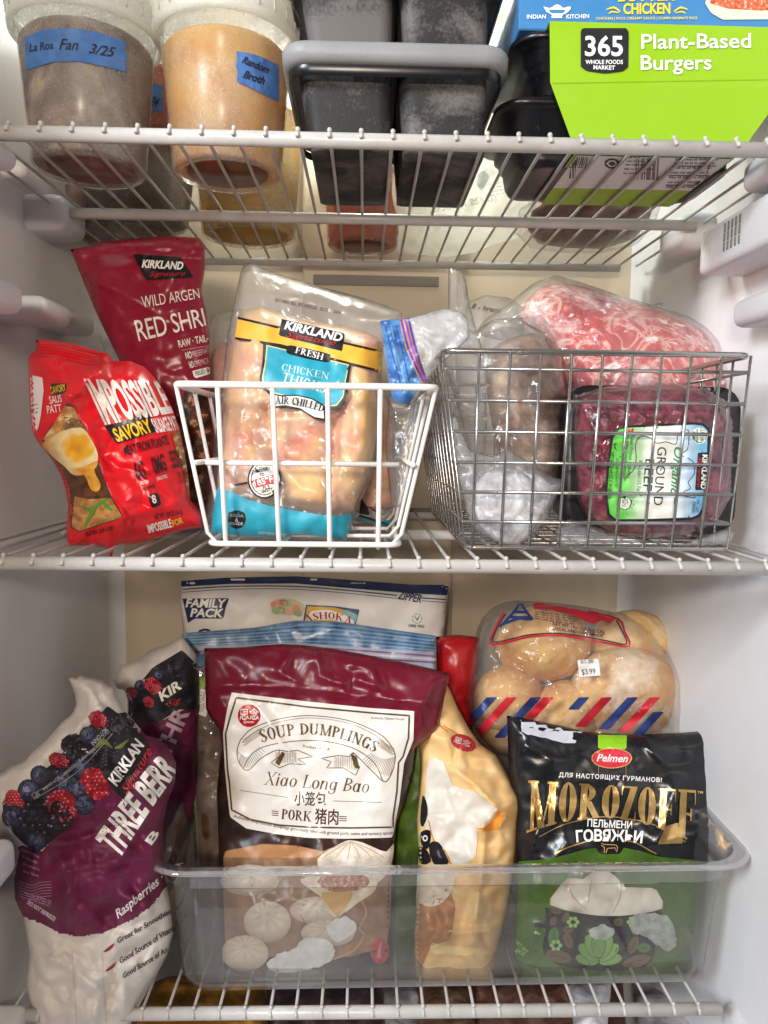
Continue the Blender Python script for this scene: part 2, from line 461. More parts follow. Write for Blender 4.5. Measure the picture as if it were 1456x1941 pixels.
def rbox(b, lo, hi, bev, col=(1, 1, 1), mi=0, seg=3, M=None):
    bm = bmesh.new(); bmesh.ops.create_cube(bm, size=1)
    lo, hi = Vector(lo), Vector(hi)
    for v in bm.verts: v.co = Vector(((lo + hi)[i] / 2 + v.co[i] * (hi - lo)[i] for i in range(3)))
    if bev: bmesh.ops.bevel(bm, geom=bm.edges[:], offset=bev, segments=seg, affect='EDGES', profile=.5)
    bm.verts.index_update()
    b.add([(M @ v.co if M else v.co.copy()) for v in bm.verts], [tuple(v.index for v in f.verts) for f in bm.faces], col, mi); bm.free()
def lathe(b, c, prof, n=48, col=(1, 1, 1), mi=0, cap0=False, cap1=False, rot=None):
    c = Vector(c); loops = []
    for (r, z) in prof:
        l = [Vector((r * math.cos(2 * math.pi * k / n), r * math.sin(2 * math.pi * k / n), z)) for k in range(n)]
        loops.append([c + (rot @ v if rot else v) for v in l])
    loft(b, loops, col, mi, cap0, cap1)
# ------------------------------------------------------------------ materials
class N:
    def __init__(s, name):
        s.m = bpy.data.materials.new(name); s.m.use_nodes = True; s.t = s.m.node_tree; s.t.nodes.clear()
        s.out = s.new('ShaderNodeOutputMaterial')
    def new(s, t, **kw):
        n = s.t.nodes.new(t)
        for a, v in kw.items(): setattr(n, a, v)
        return n
    def put(s, sock, v):
        if isinstance(v, bpy.types.NodeSocket): s.t.links.new(v, sock)
        elif isinstance(v, (tuple, list)): sock.default_value = tuple(v) + ((1,) if len(v) == 3 and sock.type == 'RGBA' else ())
        else: sock.default_value = v
    def noise(s, scale, detail=3, rough=.55, dist=0, vec=None, kind='ShaderNodeTexNoise'):
        n = s.new(kind); n.inputs['Scale'].default_value = scale
        if kind == 'ShaderNodeTexNoise':
            n.inputs['Detail'].default_value = detail; n.inputs['Roughness'].default_value = rough; n.inputs['Distortion'].default_value = dist
        s.put(n.inputs['Vector'], vec or s.coord()); return n.outputs[0]
    def coord(s):
        if not hasattr(s, '_c'): s._c = s.new('ShaderNodeTexCoord').outputs['Object']
        return s._c
    def ramp(s, fac, stops, interp='LINEAR'):
        r = s.new('ShaderNodeValToRGB'); e = r.color_ramp.elements; r.color_ramp.interpolation = interp
        while len(e) < len(stops): e.new(.5)
        for q, (p, c) in zip(e, stops):
            q.position = p; q.color = tuple(c) + (1,) if isinstance(c, (tuple, list)) else (c, c, c, 1)
        s.put(r.inputs[0], fac); return r.outputs[0]
    def mix(s, f, a, b, mode='MIX'):
        n = s.new('ShaderNodeMix', data_type='RGBA', blend_type=mode)
        s.put(n.inputs[0], f); s.put(n.inputs[6], a); s.put(n.inputs[7], b); return n.outputs[2]
    def math(s, op, a, b=0.0, clamp=False):
        n = s.new('ShaderNodeMath', operation=op, use_clamp=clamp); s.put(n.inputs[0], a); s.put(n.inputs[1], b); return n.outputs[0]
    def attr(s):
        return s.new('ShaderNodeAttribute', attribute_name='Col').outputs['Color']
    def bump(s, h, strength=.2, dist=.001):
        n = s.new('ShaderNodeBump'); n.inputs['Strength'].default_value = strength; n.inputs['Distance'].default_value = dist
        s.put(n.inputs['Height'], h); return n.outputs[0]
    def bsdf(s, col, rough=.5, metal=0, spec=.5, normal=None, coat=0, coat_r=.1, sss=0, trans=None):
        n = s.new('ShaderNodeBsdfPrincipled'); s.put(n.inputs['Base Color'], col); s.put(n.inputs['Roughness'], rough)
        s.put(n.inputs['Metallic'], metal); n.inputs['Specular IOR Level'].default_value = spec
        if normal: s.put(n.inputs['Normal'], normal)
        n.inputs['Coat Weight'].default_value = coat; n.inputs['Coat Roughness'].default_value = coat_r
        if sss:
            n.inputs['Subsurface Weight'].default_value = sss; n.inputs['Subsurface Radius'].default_value = (.012, .006, .004); n.inputs['Subsurface Scale'].default_value = .5
        return n.outputs[0]
    def mixs(s, f, a, b):
        n = s.new('ShaderNodeMixShader'); s.put(n.inputs[0], f); s.put(n.inputs[1], a); s.put(n.inputs[2], b); return n.outputs[0]
    def end(s, sh): s.put(s.out.inputs[0], sh); return s.m

def m_plastic(name, col, rough=.4, bump=.0, bscale=300, var=.0, vscale=12, spec=.5, metal=0):
    n = N(name); c = col
    if var:
        c = n.mix(n.ramp(n.noise(vscale, 4), [(.35, 0), (.7, 1)]), col, tuple(x * (1 - var) for x in col))
        c = n.mix(n.ramp(n.noise(vscale * 9, 6, .75, .8), [(.62, 0), (.74, var * 2.2)]), c, C('8a7c6c'))
    return n.end(n.bsdf(c, rough, metal, spec, n.bump(n.noise(bscale, 3), bump, .0008) if bump else None))
def m_film_print(name, rough=.28, crinkle=.25, cs=30, coat=.0, fine=.05, fs=420, spec=.5, dirt=.03):
    """printed plastic film: colours come from the print, creases from the film"""
    n = N(name)
    a = n.noise(cs, 3, .6, 1.2); v = n.new('ShaderNodeTexVoronoi', feature='F1'); v.inputs['Scale'].default_value = cs * 1.1
    wv = n.new('ShaderNodeVectorMath', operation='ADD'); n.put(wv.inputs[0], n.coord())
    nw = n.new('ShaderNodeTexNoise'); nw.inputs['Scale'].default_value = cs * 1.3; n.put(nw.inputs['Vector'], n.coord())
    ws = n.new('ShaderNodeVectorMath', operation='SCALE'); n.put(ws.inputs[0], nw.outputs[1]); ws.inputs['Scale'].default_value = .6 / cs; n.put(wv.inputs[1], ws.outputs[0])
    n.put(v.inputs['Vector'], wv.outputs[0])
    hgt = n.math('ADD', n.math('MULTIPLY', a, .5), n.math('MULTIPLY', v.outputs[0], 1.5))
    hgt = n.math('ADD', hgt, n.math('MULTIPLY', n.noise(fs, 2), fine))
    col = n.mix(n.ramp(n.noise(35, 5, .65), [(.45, 0), (.75, dirt)]), n.attr(), (.75, .73, .72))
    rg = n.ramp(n.noise(50, 4), [(.3, rough * .8), (.7, min(1, rough * 1.35))])
    return n.end(n.bsdf(col, rg, 0, spec, n.bump(hgt, crinkle, .004), coat, .08))
def m_clear(name, milk=.08, milk_n=.12, crinkle=.5, cs=60, gloss=.10, tint=(1, 1, 1), frost=(.85, .87, .9), fres=.35, streak=0):
    """clear film or clear plastic, partly frosted"""
    n = N(name)
    a = n.noise(cs, 4, .6, 1.5)
    nb = n.bump(a, crinkle, .004)
    tr = n.new('ShaderNodeBsdfTransparent'); tr.inputs[0].default_value = tuple(tint) + (1,)
    df = n.bsdf(frost, .55, 0, .3, nb)
    mk = n.ramp(n.noise(cs * .45, 5, .65, .8), [(.35, milk), (.72, milk + milk_n)])
    body = n.mixs(mk, tr.outputs[0], df)
    gl = n.new('ShaderNodeBsdfGlossy'); gl.inputs['Roughness'].default_value = gloss; n.put(gl.inputs['Normal'], nb)
    lw = n.new('ShaderNodeLayerWeight'); lw.inputs[0].default_value = fres; n.put(lw.inputs['Normal'], nb)
    f = n.math('ADD', n.math('MULTIPLY', n.math('POWER', lw.outputs[1], 2.0), .75), .03, True)
    return n.end(n.mixs(f, body, gl.outputs[0]))
def m_food(name, stops, scale=40, detail=5, dist=1.0, rough=.45, bump=.4, bs=120, fleck=None, fs=150, ft=.62, frost=None, frs=25, frt=.6, sss=0, spec=.5):
    n = N(name)
    c = n.ramp(n.noise(scale, detail, .6, dist), stops)
    if fleck: c = n.mix(n.ramp(n.noise(fs, 3, .5, .6), [(ft, 0), (ft + .06, 1)]), c, fleck)
    if frost: c = n.mix(n.ramp(n.math('ADD', n.math('MULTIPLY', n.noise(frs, 5, .65), .8), n.math('MULTIPLY', n.noise(frs * 12, 3), .2)), [(frt, 0), (frt + .15, .85)]), c, frost)
    return n.end(n.bsdf(c, rough, 0, spec, n.bump(n.noise(bs, 4), bump, .003), sss=sss))
M = {}
M['liner'] = m_plastic('freezer_liner', C('dcdcde'), .42, .25, 260, .09, 7)
M['liner_back'] = m_plastic('freezer_back_panel', C('c3b59f'), .42, .2, 260, .09, 8)
M['slot'] = m_plastic('vent_shadow', C('77736c'), .6)
M['epoxy'] = m_plastic('epoxy_coated_wire', C('c3bfba'), .32, .25, 180, .16, 55)
M['white_wire'] = m_plastic('white_coated_wire', C('e9e4de'), .3, .1, 200, .06, 60)
n = N('chromed_wire'); rust = n.ramp(n.noise(42, 4, .7), [(.63, 0), (.70, 1)])
M['chrome'] = n.end(n.bsdf(n.mix(rust, C('a9a6a2'), C('5e3a22')), n.ramp(rust, [(0, .26), (1, .8)]), n.ramp(rust, [(0, .9), (1, 0)]), .5, n.bump(n.noise(400), .1)))
M['print'] = m_film_print('printed_film', .44, .12, 26, dirt=.03, spec=.4)
M['print_gloss'] = m_film_print('printed_gloss_film', .30, .09, 22, dirt=.02, spec=.45)
M['print_matt'] = m_film_print('printed_matt_film', .50, .26, 30, fine=.12, spec=.35, dirt=.04)
M['print_black'] = m_film_print('printed_black_film', .26, .10, 24, dirt=.008)
M['card'] = m_film_print('printed_card', .5, .03, 30, dirt=.01)
M['paper'] = m_film_print('printed_paper', .55, .06, 50, dirt=.02)
n = N('gold_foil'); M['gold'] = n.end(n.bsdf(n.ramp(n.noise(60, 3), [(.3, C('b08a4c')), (.7, C('dcb878'))]), .34, .75, .5, n.bump(n.noise(45, 3, .6, 1), .2, .004)))
M['clear'] = m_clear('clear_film', .03, .10, .45, 38)
M['clear_soft'] = m_clear('clear_soft_film', .05, .12, .24, 24, .22)
M['frosty'] = m_clear('frosted_film', .22, .35, .5, 40, .25)
M['pan'] = m_clear('frosted_polycarbonate', .03, .30, .04, 9, .06, (.74, .74, .72), (.44, .42, .40), .38)
M['panrim'] = m_clear('clear_polycarbonate', .04, .16, .05, 16, .06, (.80, .80, .79), (.50, .48, .46), .62)
M['panedge_light'] = m_clear('painted_edge_light', .16, .16, .04, 20, .05, (.80, .80, .80), (.72, .71, .70), .8)  # paler frost colour imitates light piped out to the rim edge
# deli cups
def m_cup(name, milk, col):
    n = N(name)
    tr = n.new('ShaderNodeBsdfTransparent')
    df = n.bsdf(col, .35, 0, .5, n.bump(n.noise(90, 4), .15, .002))
    tl = n.new('ShaderNodeBsdfTranslucent'); tl.inputs[0].default_value = tuple(col) + (1,)
    solid = n.mixs(.45, df, tl.outputs[0])
    sp = n.ramp(n.noise(700, 2), [(.60, 0), (.72, .35)])
    f = n.math('ADD', n.ramp(n.noise(38, 5, .7), [(.35, milk), (.75, milk + .3)]), sp, True)
    body = n.mixs(f, tr.outputs[0], solid)
    gl = n.new('ShaderNodeBsdfGlossy'); gl.inputs['Roughness'].default_value = .2
    lw = n.new('ShaderNodeLayerWeight'); lw.inputs[0].default_value = .25
    return n.end(n.mixs(n.math('MULTIPLY', lw.outputs[0], .35), body, gl.outputs[0]))
M['cup'] = m_cup('frosted_cup', .17, C('e8e6dc'))
M['lid'] = m_cup('white_lid', .72, C('eeeee6'))
M['tape'] = m_film_print('masking_tape', .6, .18, 90, fine=.5, dirt=.02)
n = N('frosted_silicone')
big = n.noise(17, 7, .6, .4); fine = n.noise(520, 3, .7)
fr = n.ramp(n.math('ADD', n.math('MULTIPLY', big, .86), n.math('MULTIPLY', fine, .20)), [(.48, 0), (.60, .85)])
M['silicone'] = n.end(n.bsdf(n.mix(fr, C('242323'), C('6c6765')), .6, 0, .35, n.bump(fine, .3, .001)))
M['rim_grey'] = m_plastic('grey_silicone_rim', C('8f9090'), .5, .2, 300, .12, 30)
M['black_plastic'] = m_plastic('black_tray_plastic', C('16161a'), .3, .05, 100, .2, 30)
# food
M['chicken'] = m_food('raw_chicken', [(.28, C('c4705c')), (.40, C('dc9c80')), (.50, C('e6bb88')), (.62, C('e0b478')), (.75, C('edd0a4'))], 15, 4, 1.0, .35, .25, 60, fleck=C('fff3e6'), fs=70, ft=.70)
M['pink_meat'] = m_food('pink_meat', [(.3, C('9d6a5c')), (.5, C('b98672')), (.7, C('d8b49c'))], 26, 4, 1, .4, .4, 80)
M['ground_beef'] = m_food('ground_beef', [(.32, C('3c0f1c')), (.48, C('68202f')), (.62, C('8c3a4a')), (.74, C('b0606c'))], 60, 6, 1.6, .3, .9, 150, fleck=C('c98a92'), fs=110, ft=.70)
M['tight'] = m_clear('tight_film', .0, .03, .25, 30, .12)
M['red_beef'] = m_food('frozen_red_beef', [(.34, C('8a222c')), (.42, C('b83a3c')), (.49, C('c44a44')), (.53, C('e6b0a4')), (.57, C('c04440')), (.64, C('d0706a')), (.70, C('e6bab2')), (.76, C('c4524c'))], 26, 7, 1.3, .4, .8, 110, fleck=C('f5e2dc'), fs=75, ft=.62, frost=C('eedcda'), frs=13, frt=.50)
M['roast'] = m_food('frozen_brown_roast', [(.32, C('3a271f')), (.46, C('664a38')), (.58, C('8a6c54')), (.7, C('b09678'))], 17, 6, 1.6, .5, .7, 60, frost=C('c0b6ac'), frs=24, frt=.58)
M['snow'] = m_food('frosted_white', [(.34, C('8f8a8c')), (.48, C('b9b6b8')), (.6, C('dddbdc')), (.75, C('a59c9a'))], 26, 6, 1.6, .5, .7, 60)
M['bun'] = m_food('floured_bun', [(.30, C('b5762f')), (.43, C('cf9750')), (.55, C('e0b471')), (.68, C('eed09a'))], 11, 6, .6, .75, .4, 130, frost=C('fbf4e6'), frs=10, frt=.52)
def m_tub(name, stops, scale, detail, dist, frost, frt, tcol):
    """frozen filling that lets some of the light behind it through"""
    n = N(name); c = n.ramp(n.noise(scale, detail, .6, dist), stops)
    f = n.ramp(n.math('ADD', n.math('MULTIPLY', n.noise(26, 5, .65), .75), n.math('MULTIPLY', n.noise(520, 3, .7), .28)), [(frt, 0), (frt + .14, .8)])
    c = n.mix(f, c, frost)
    tl = n.new('ShaderNodeBsdfTranslucent'); n.put(tl.inputs[0], tcol)
    return n.end(n.mixs(.28, n.bsdf(c, .45, 0, .5, n.bump(n.noise(70, 4), .25, .003)), tl.outputs[0]))
M['stew'] = m_tub('frozen_stew', [(.32, C('4c3a36')), (.42, C('7d6966')), (.52, C('a39290')), (.60, C('d6c29e')), (.70, C('958280'))], 17, 7, 2.4, C('d2cccc'), .53, C('b8a090'))
M['broth'] = m_tub('frozen_broth', [(.32, C('c98a30')), (.45, C('dda94e')), (.6, C('e8bf6c')), (.75, C('efd496'))], 13, 6, 1.0, C('f0dcb4'), .55, C('f8c458'))
M['yellow_fat'] = m_tub('yellow_broth', [(.3, C('c08a30')), (.6, C('dcb45c')), (.8, C('e8d498'))], 14, 3, .5, C('efe2b8'), .6, C('f0d890'))
M['orange_soup'] = m_tub('orange_soup', [(.3, C('b24e20')), (.6, C('d27434')), (.8, C('dd9a5e'))], 14, 3, .5, C('e0b890'), .66, C('f09040'))
M['olive_soup'] = m_tub('olive_stew', [(.3, C('5b5343')), (.55, C('857a62')), (.8, C('a89f85'))], 24, 4, .7, C('bdb7a6'), .58, C('b0a880'))
M['broth_dark'] = m_plastic('broth_base', C('7d4a22'), .3, .1, 40, .3, 40)
M['brown_pack'] = m_food('brown_frozen_meat', [(.3, C('4f3129')), (.5, C('7b5145')), (.7, C('a98d80'))], 30, 5, 1.2, .4, .5, 90, frost=C('c8bdb6'), frs=30, frt=.62)
M['amber'] = m_food('amber_food', [(.3, C('5d3a14')), (.5, C('97671f')), (.7, C('c4923c'))], 30, 4, 1, .4, .5, 90)
M['darkmeat'] = m_food('dark_frozen_meat', [(.3, C('2c2022')), (.55, C('56403f')), (.75, C('8d7672'))], 35, 4, 1, .4, .4, 90)

def m_thin(name, col):
    n = N(name); nb = n.bump(n.noise(40, 4, .6, 1), .3, .004)
    tl = n.new('ShaderNodeBsdfTranslucent'); tl.inputs[0].default_value = tuple(col) + (1,)
    a = n.mixs(.55, n.bsdf(n.attr(), .4, 0, .5, nb), tl.outputs[0])
    tr = n.new('ShaderNodeBsdfTransparent')
    return n.end(n.mixs(.18, a, tr.outputs[0]))
M['thin_white'] = m_thin('thin_white_film', C('f2f2ea'))
M['clear_milky'] = m_clear('milky_film', .16, .30, .4, 30, .2)
n = N('darkened_step'); tr_ = n.new('ShaderNodeBsdfTransparent'); M['panstep_dark'] = n.end(n.mixs(.8, tr_.outputs[0], n.bsdf(C('3a3836'), .15)))  # dark colour painted on the moulded step, for the line refraction draws there
# ------------------------------------------------------------------ freezer liner
def lerp(a, b, t): return a + (b - a) * t
XL, XR, YB = -.262, .283, .785
ZB_T, ZT_T = -.56, .43
Z1 = P(728, 250, .45).z            # top of the wires of each shelf
Z2 = P(728, 1056, .45).z
Z3 = P(800, 1904, .495).z
def wall(name, quad, mat, bev=None):
    b = MB(); b.add(quad, [(0, 1, 2, 3)]); o = b.build(name, mat, None, False); tag(o, kind='structure'); return o
# one rounded inner shell: side, back and side joined by rounded corners, cut into three named pieces
def arcpts(cx, cy, r, a0, a1, n=8): return [(cx + r * math.cos(R_(a0 + (a1 - a0) * i / n)), cy + r * math.sin(R_(a0 + (a1 - a0) * i / n))) for i in range(n + 1)]
rc = .035
def sheet(name, path, mat):
    b = MB(); n = len(path)
    b.add([(x, y, ZB_T) for x, y in path] + [(x, y, ZT_T) for x, y in path], [(i, i + 1, n + i + 1, n + i) for i in range(n - 1)])
    return tag(b.build(name, mat), kind='structure')
left_wall = sheet('left_wall', [(XL - .02, .28), (XL, .40)] + arcpts(XL + rc, YB - rc, rc, 180, 135), M['liner'])
back_wall = sheet('back_wall', arcpts(XL + rc, YB - rc, rc, 135, 90) + arcpts(XR - rc, YB - rc, rc, 90, 45), M['liner_back'])
right_wall = sheet('right_wall', arcpts(XR - rc, YB - rc, rc, 45, 0) + [(XR, .40), (XR + .02, .28)], M['liner'])
wall('ceiling', [(XL, .28, ZT_T), (XR, .28, ZT_T), (XR, YB, ZT_T), (XL, YB, ZT_T)], M['liner'])
wall('floor', [(XL, .28, ZB_T + .001), (XR, .28, ZB_T + .001), (XR, YB, ZB_T + .001), (XL, YB, ZB_T + .001)], M['liner'])
# air duct panel on the back wall
duct = thing('air_duct_cover', (0, YB, 0), 'raised cream air duct cover with long slots running up the middle of the back wall', 'duct cover')
b = MB(); xa, xb = P(573, 600, YB - .014).x, P(868, 600, YB - .014).x
rbox(b, (xa, YB - .014, ZB_T + .002), (xb, YB + .005, ZT_T - .002), .004)
b.build('panel', M['liner_back'], duct)
for (x0, x1, yy) in ((594, 832, 530), (600, 700, 968), (770, 870, 972)):
    p0, p1 = P(x0, yy, YB - .0145), P(x1, yy, YB - .0145); b = MB()
    rbox(b, (p0.x, YB - .0155, p0.z - .0052), (p1.x, YB - .0135, p0.z + .0052), .0006)
    sl = b.build('slot', M['slot'], duct)

# moulded shelf supports on the side walls
def support(wallobj, side, pxf, y0, y1, Yf, dep, bev=.007):
    """block on a side wall: its far inner edge at pixel pxf, rows y0..y1 there, at depth Yf; it comes forward by dep"""
    a, c = P(pxf, y0, Yf), P(pxf, y1, Yf); b = MB()
    lo = (XL - .03, Yf - dep, c.z) if side < 0 else (a.x, Yf - dep, c.z)
    hi = (a.x, Yf, a.z) if side < 0 else (XR + .03, Yf, a.z)
    rbox(b, lo, hi, bev, seg=4); return b.build('shelf_support', M['liner'], wallobj)
for a_ in ((38, 286, 332, .47, .08), (168, 400, 466, .64, .05, .010), (112, 352, 384, .615, .06, .006), (48, 540, 600, .47, .08), (138, 582, 624, .57, .05), (182, 602, 640, .66, .06), (34, 1582, 1650, .455, .05), (58, 1896, 1990, .50, .06)):
    support(left_wall, -1, *a_)
for a_ in ((1404, 312, 372, .50, .08), (1246, 430, 496, .66, .05, .010), (1386, 570, 624, .525, .08), (1372, 1572, 1650, .545, .10, .010), (1367, 1892, 2000, .52, .07)):
    support(right_wall, 1, *a_)
# small louvred sensor cover on the right wall
sc_ = thing('sensor_cover', P(1456, 460, .47), 'white louvred plastic cover box on the right wall beside the top shelf', 'cover')
YV = .565; a, c = P(1326, 440, YV), P(1326, 526, YV); b = MB()
rbox(b, (a.x, .42, c.z), (XR + .03, YV, a.z), .005, seg=4)
b.build('housing', M['liner'], sc_)
for i in range(3):
    for j in range(5):
        y_ = .524 - j * .0052; z_ = lerp(a.z, c.z, .24 + i * .20); b = MB()
        rbox(b, (a.x - .0006, y_ - .0011, z_ - .0030), (a.x + .0004, y_ + .0011, z_ + .0030), .0002, seg=1)
        b.build('louvre', M['slot'], sc_)

# ------------------------------------------------------------------ wire shelves
def wire_shelf(z, Yf, Ym, Yk, xl, xr, xm0, pitch, n, label):
    t = thing('wire_shelf', (0, Yf, z), label, 'shelf', 'wire shelves across the freezer')
    for nm, Y, x0, x1, r in (('front_rail', Yf, xl, xr, .0044), ('middle_rail', Ym, XL + .018, XR - .02, .0042), ('back_rail', Yk, XL + .02, XR - .03, .0038)):
        b = MB(); tube(b, [(x0, Y, z - r - .001), (x1, Y, z - r - .001)], r, 14); b.build(nm, M['epoxy'], t)
    for i in range(n):
        x = xm0 + (i - n // 2) * pitch
        if x < xl + .003 or x > xr - .003: continue
        b = MB()
        tube(b, [(x, Yk + .006, z - .001), (x, Yf + .001, z - .001), (x, Yf - .0035, z - .0028), (x, Yf - .0056, z - .0055)], [.00115, .00115, .00125, .0012], 8)
        ball(b, (x, Yf - .0014, z - .0002), .0016, n=8)
        b.build('wire', M['epoxy'], t)
    return t
wire_shelf(Z1, .45, .603, .752, XL - .002, XR - .004, P(685, 250, .45).x, .0184, 33, 'top wire shelf carrying the soup tubs, dark moulds and burger tray')
wire_shelf(Z2, .45, .600, .752, XL - .002, XR - .004, P(683, 1056, .45).x, .0180, 33, 'middle wire shelf under the white basket and the steel basket')
wire_shelf(Z3, .495, .645, .752, P(12, 1915, .495).x, P(1366, 1908, .495).x, P(706, 1908, .495).x, .0182, 31, 'bottom wire shelf under the clear plastic pan')

# ------------------------------------------------------------------ white wire basket
bf = onZ(577, 1036, Z2 + .003).y; bt = bf - .014; bk = .70
zb = Z2 + .0045; zr = P(577, 731, bt).z
wb = thing('wire_basket', (0, bf, Z2), 'white coated wire basket holding the chicken packs', 'basket')
rb0 = (P(396, 1030, bf).x, P(757, 1030, bf).x); rt0 = (P(330, 728, bt).x, P(828, 735, bt).x)
def loop3(x0, x1, y0, y1, z, r, n=5, dz=0): return [Vector((x, y, z + dz * (x - x0))) for x, y in rrect((x0 + x1) / 2, (y0 + y1) / 2, (x1 - x0) / 2, (y1 - y0) / 2, r, n)]
tl = P(330, 726, bt).z - P(828, 738, bt).z
b = MB(); tube(b, loop3(rt0[0], rt0[1], bt, bk + .012, zr, .008), .0022, 10, closed=True); b.build('rim', M['white_wire'], wb)
b = MB(); tube(b, loop3(rb0[0], rb0[1], bf, bk, zb, .008), .0019, 10, closed=True); b.build('base_hoop', M['white_wire'], wb)
zm = P(577, 879, (bf + bt) / 2).z
f = (zm - zb) / (zr - zb)
mx = [lerp(rb0[i], rt0[i], f) for i in (0, 1)]; my = lerp(bf, bt, f)
b = MB(); tube(b, [(P(388, 879, my).x, my + .0033, zm), (P(757, 880, my).x, my + .0033, zm)], .0017, 8); b.build('middle_wire', M['white_wire'], wb)
b = MB(); tube(b, [(mx[0], bk + .006, zm), (mx[1], bk + .006, zm)], .0017, 8); b.build('middle_wire', M['white_wire'], wb)
for i, sg in ((0, -1), (1, 1)):
    b = MB(); tube(b, [(mx[i] + .0033 * -sg, my - .004, zm), (mx[i] + .0033 * -sg, bk + .006, zm)], .0017, 8); b.build('middle_wire', M['white_wire'], wb)
for tx, bx in ((412, 428), (516, 529), (621, 625), (721, 717)):
    xt, xb2 = P(tx, 731, bt).x, P(bx, 1030, bf).x; b = MB()
    tube(b, [(xt, bt, zr), (lerp(xt, xb2, .96), lerp(bt, bf, .96), lerp(zr, zb, .96)), (xb2, bf + .003, zb - .0022), (xb2, bk - .003, zb - .0022), (lerp(xt, xb2, .96), lerp(bk + .012, bk, .9), lerp(zr, zb, .96)), (xt, bk + .012, zr)], .0016, 8)
    b.build('hoop_wire', M['white_wire'], wb)
for k in range(6):
    u = k / 5; yt = lerp(bt + .004, bk + .008, u); yb = lerp(bf + .003, bk - .004, u); b = MB()
    tube(b, [(rt0[0], yt, zr), (lerp(rt0[0], rb0[0], .93), lerp(yt, yb, .93), lerp(zr, zb, .93)), (rb0[0] + .005, yb, zb - .0003), (rb0[1] - .005, yb, zb - .0003), (lerp(rt0[1], rb0[1], .93), lerp(yt, yb, .93), lerp(zr, zb, .93)), (rt0[1], yt, zr)], .0014, 8)
    b.build('hoop_wire', M['white_wire'], wb)

# ------------------------------------------------------------------ steel grid basket
sf = onZ(1130, 1042, Z2 + .002).y; st = sf - .010; sk = .735
szb = Z2 + .003; szr = P(1130, 669, st).z
sb = thing('grid_basket', (0.1, sf, Z2), 'rusty steel wire grid basket holding the frozen meat', 'basket')
b0 = (P(884, 1042, sf).x, P(1380, 1040, sf).x); t0 = (P(842, 670, st).x, P(1425, 676, st).x)
b = MB(); tube(b, loop3(t0[0], t0[1], st, sk, szr, .010), .0019, 10, closed=True)
b.build('rim', M['chrome'], sb)
b = MB(); tube(b, loop3(b0[0], b0[1], sf, sk - .01, szb, .006), .0014, 8, closed=True); b.build('base_hoop', M['chrome'], sb)
for yy in (702, 762, 821, 879, 935, 991):
    Ya = lerp(st, sf, (yy - 670) / 372); z = P(1130, yy, Ya).z; f = (szr - z) / (szr - szb)
    x0, x1 = lerp(t0[0], b0[0], f), lerp(t0[1], b0[1], f)
    b = MB(); tube(b, [(P(910 - (yy - 700) * .045, yy, Ya).x if 0 else x0, Ya, z), (x1, Ya, z)], .00115, 8); b.build('cross_wire', M['chrome'], sb)
    for x in (x0, x1):
        b = MB(); tube(b, [(x, Ya + .001, z), (x, sk - .004, z)], .00095, 6); b.build('cross_wire', M['chrome'], sb)
    b = MB(); tube(b, [(x0, sk - .005, z), (x1, sk - .005, z)], .00095, 6); b.build('cross_wire', M['chrome'], sb)
for tx, bx in ((909, 895), (968, 949), (1025, 1003), (1084, 1058), (1143, 1112), (1199, 1165), (1255, 1219), (1311, 1272), (1369, 1325)):
    xt, xb2 = P(tx, 670, st).x, P(bx, 1040, sf).x; b = MB()
    tube(b, [(xt, st - .0006, szr), (xb2, sf - .0006, szb), (xb2, sk - .012, szb), (xt, sk - .001, szr)], .0010, 8)
    b.build('grid_wire', M['chrome'], sb)
for k in range(13):
    u = k / 12; yt, yb = lerp(st + .002, sk - .002, u), lerp(sf + .002, sk - .012, u); b = MB()
    tube(b, [(t0[0] - .0006, yt, szr), (b0[0] - .0006, yb, szb), (b0[1] + .0006, yb, szb), (t0[1] + .0006, yt, szr)], .0009, 6)
    b.build('grid_wire', M['chrome'], sb)

# ------------------------------------------------------------------ clear pan
pf = onZ(832, 1880, Z3 + .002).y
prz = P(842, 1650, pf - .022).z
pan = thing('food_pan', P(842, 1872, pf), 'clear frosted plastic food pan holding the dumpling pouches', 'pan')
pr0, pr1 = P(268, 1640, pf + .008).x, P(1418, 1630, pf + .008).x
pb0, pb1 = P(340, 1860, pf + .016).x, P(1330, 1850, pf + .016).x
pcx = (pr0 + pr1) / 2; pdep = .245
PROT = Matrix.Translation((pcx, pf + pdep / 2, 0)) @ Matrix.Rotation(R_(.8), 4, 'Z') @ Matrix.Translation((-pcx, -pf - pdep / 2, 0))
def ploop(hx, hy, r, z, n=8): return [PROT @ Vector((x, y, z)) for x, y in rrect(pcx, pf + pdep / 2, hx, hy, r, n)]
hbx = (pb1 - pb0) / 2; hrx = (pr1 - pr0) / 2
zb3 = Z3 + .001; hp = prz - zb3
b = MB()
loft(b, [ploop(hbx - .012, pdep / 2 - .012, .012, zb3), ploop(hbx - .003, pdep / 2 - .003, .020, zb3 + .003), ploop(hbx + .001, pdep / 2, .022, zb3 + .012),
         ploop(hbx + .006, pdep / 2 + .006, .024, zb3 + hp * .80)], cap0=True)
b.build('frosted_wall', M['pan'], pan)
b = MB()
loft(b, [ploop(hbx + .006, pdep / 2 + .006, .024, zb3 + hp * .80), ploop(hbx + .0095, pdep / 2 + .0085, .026, zb3 + hp * .82)])
b.build('darkened_step', M['panstep_dark'], pan)
b = MB()
loft(b, [ploop(hbx + .0095, pdep / 2 + .0085, .026, zb3 + hp * .82), ploop(hbx + .0115, pdep / 2 + .011, .027, prz - .006),
         ploop(hbx + .0135, pdep / 2 + .013, .028, prz - .001)])
b.build('upper_wall', M['panrim'], pan)
b = MB()
loft(b, [ploop(hbx + .0135, pdep / 2 + .013, .028, prz - .001), ploop(hbx + .017, pdep / 2 + .015, .030, prz), ploop(hrx - .003, pdep / 2 + .0195, .034, prz)])
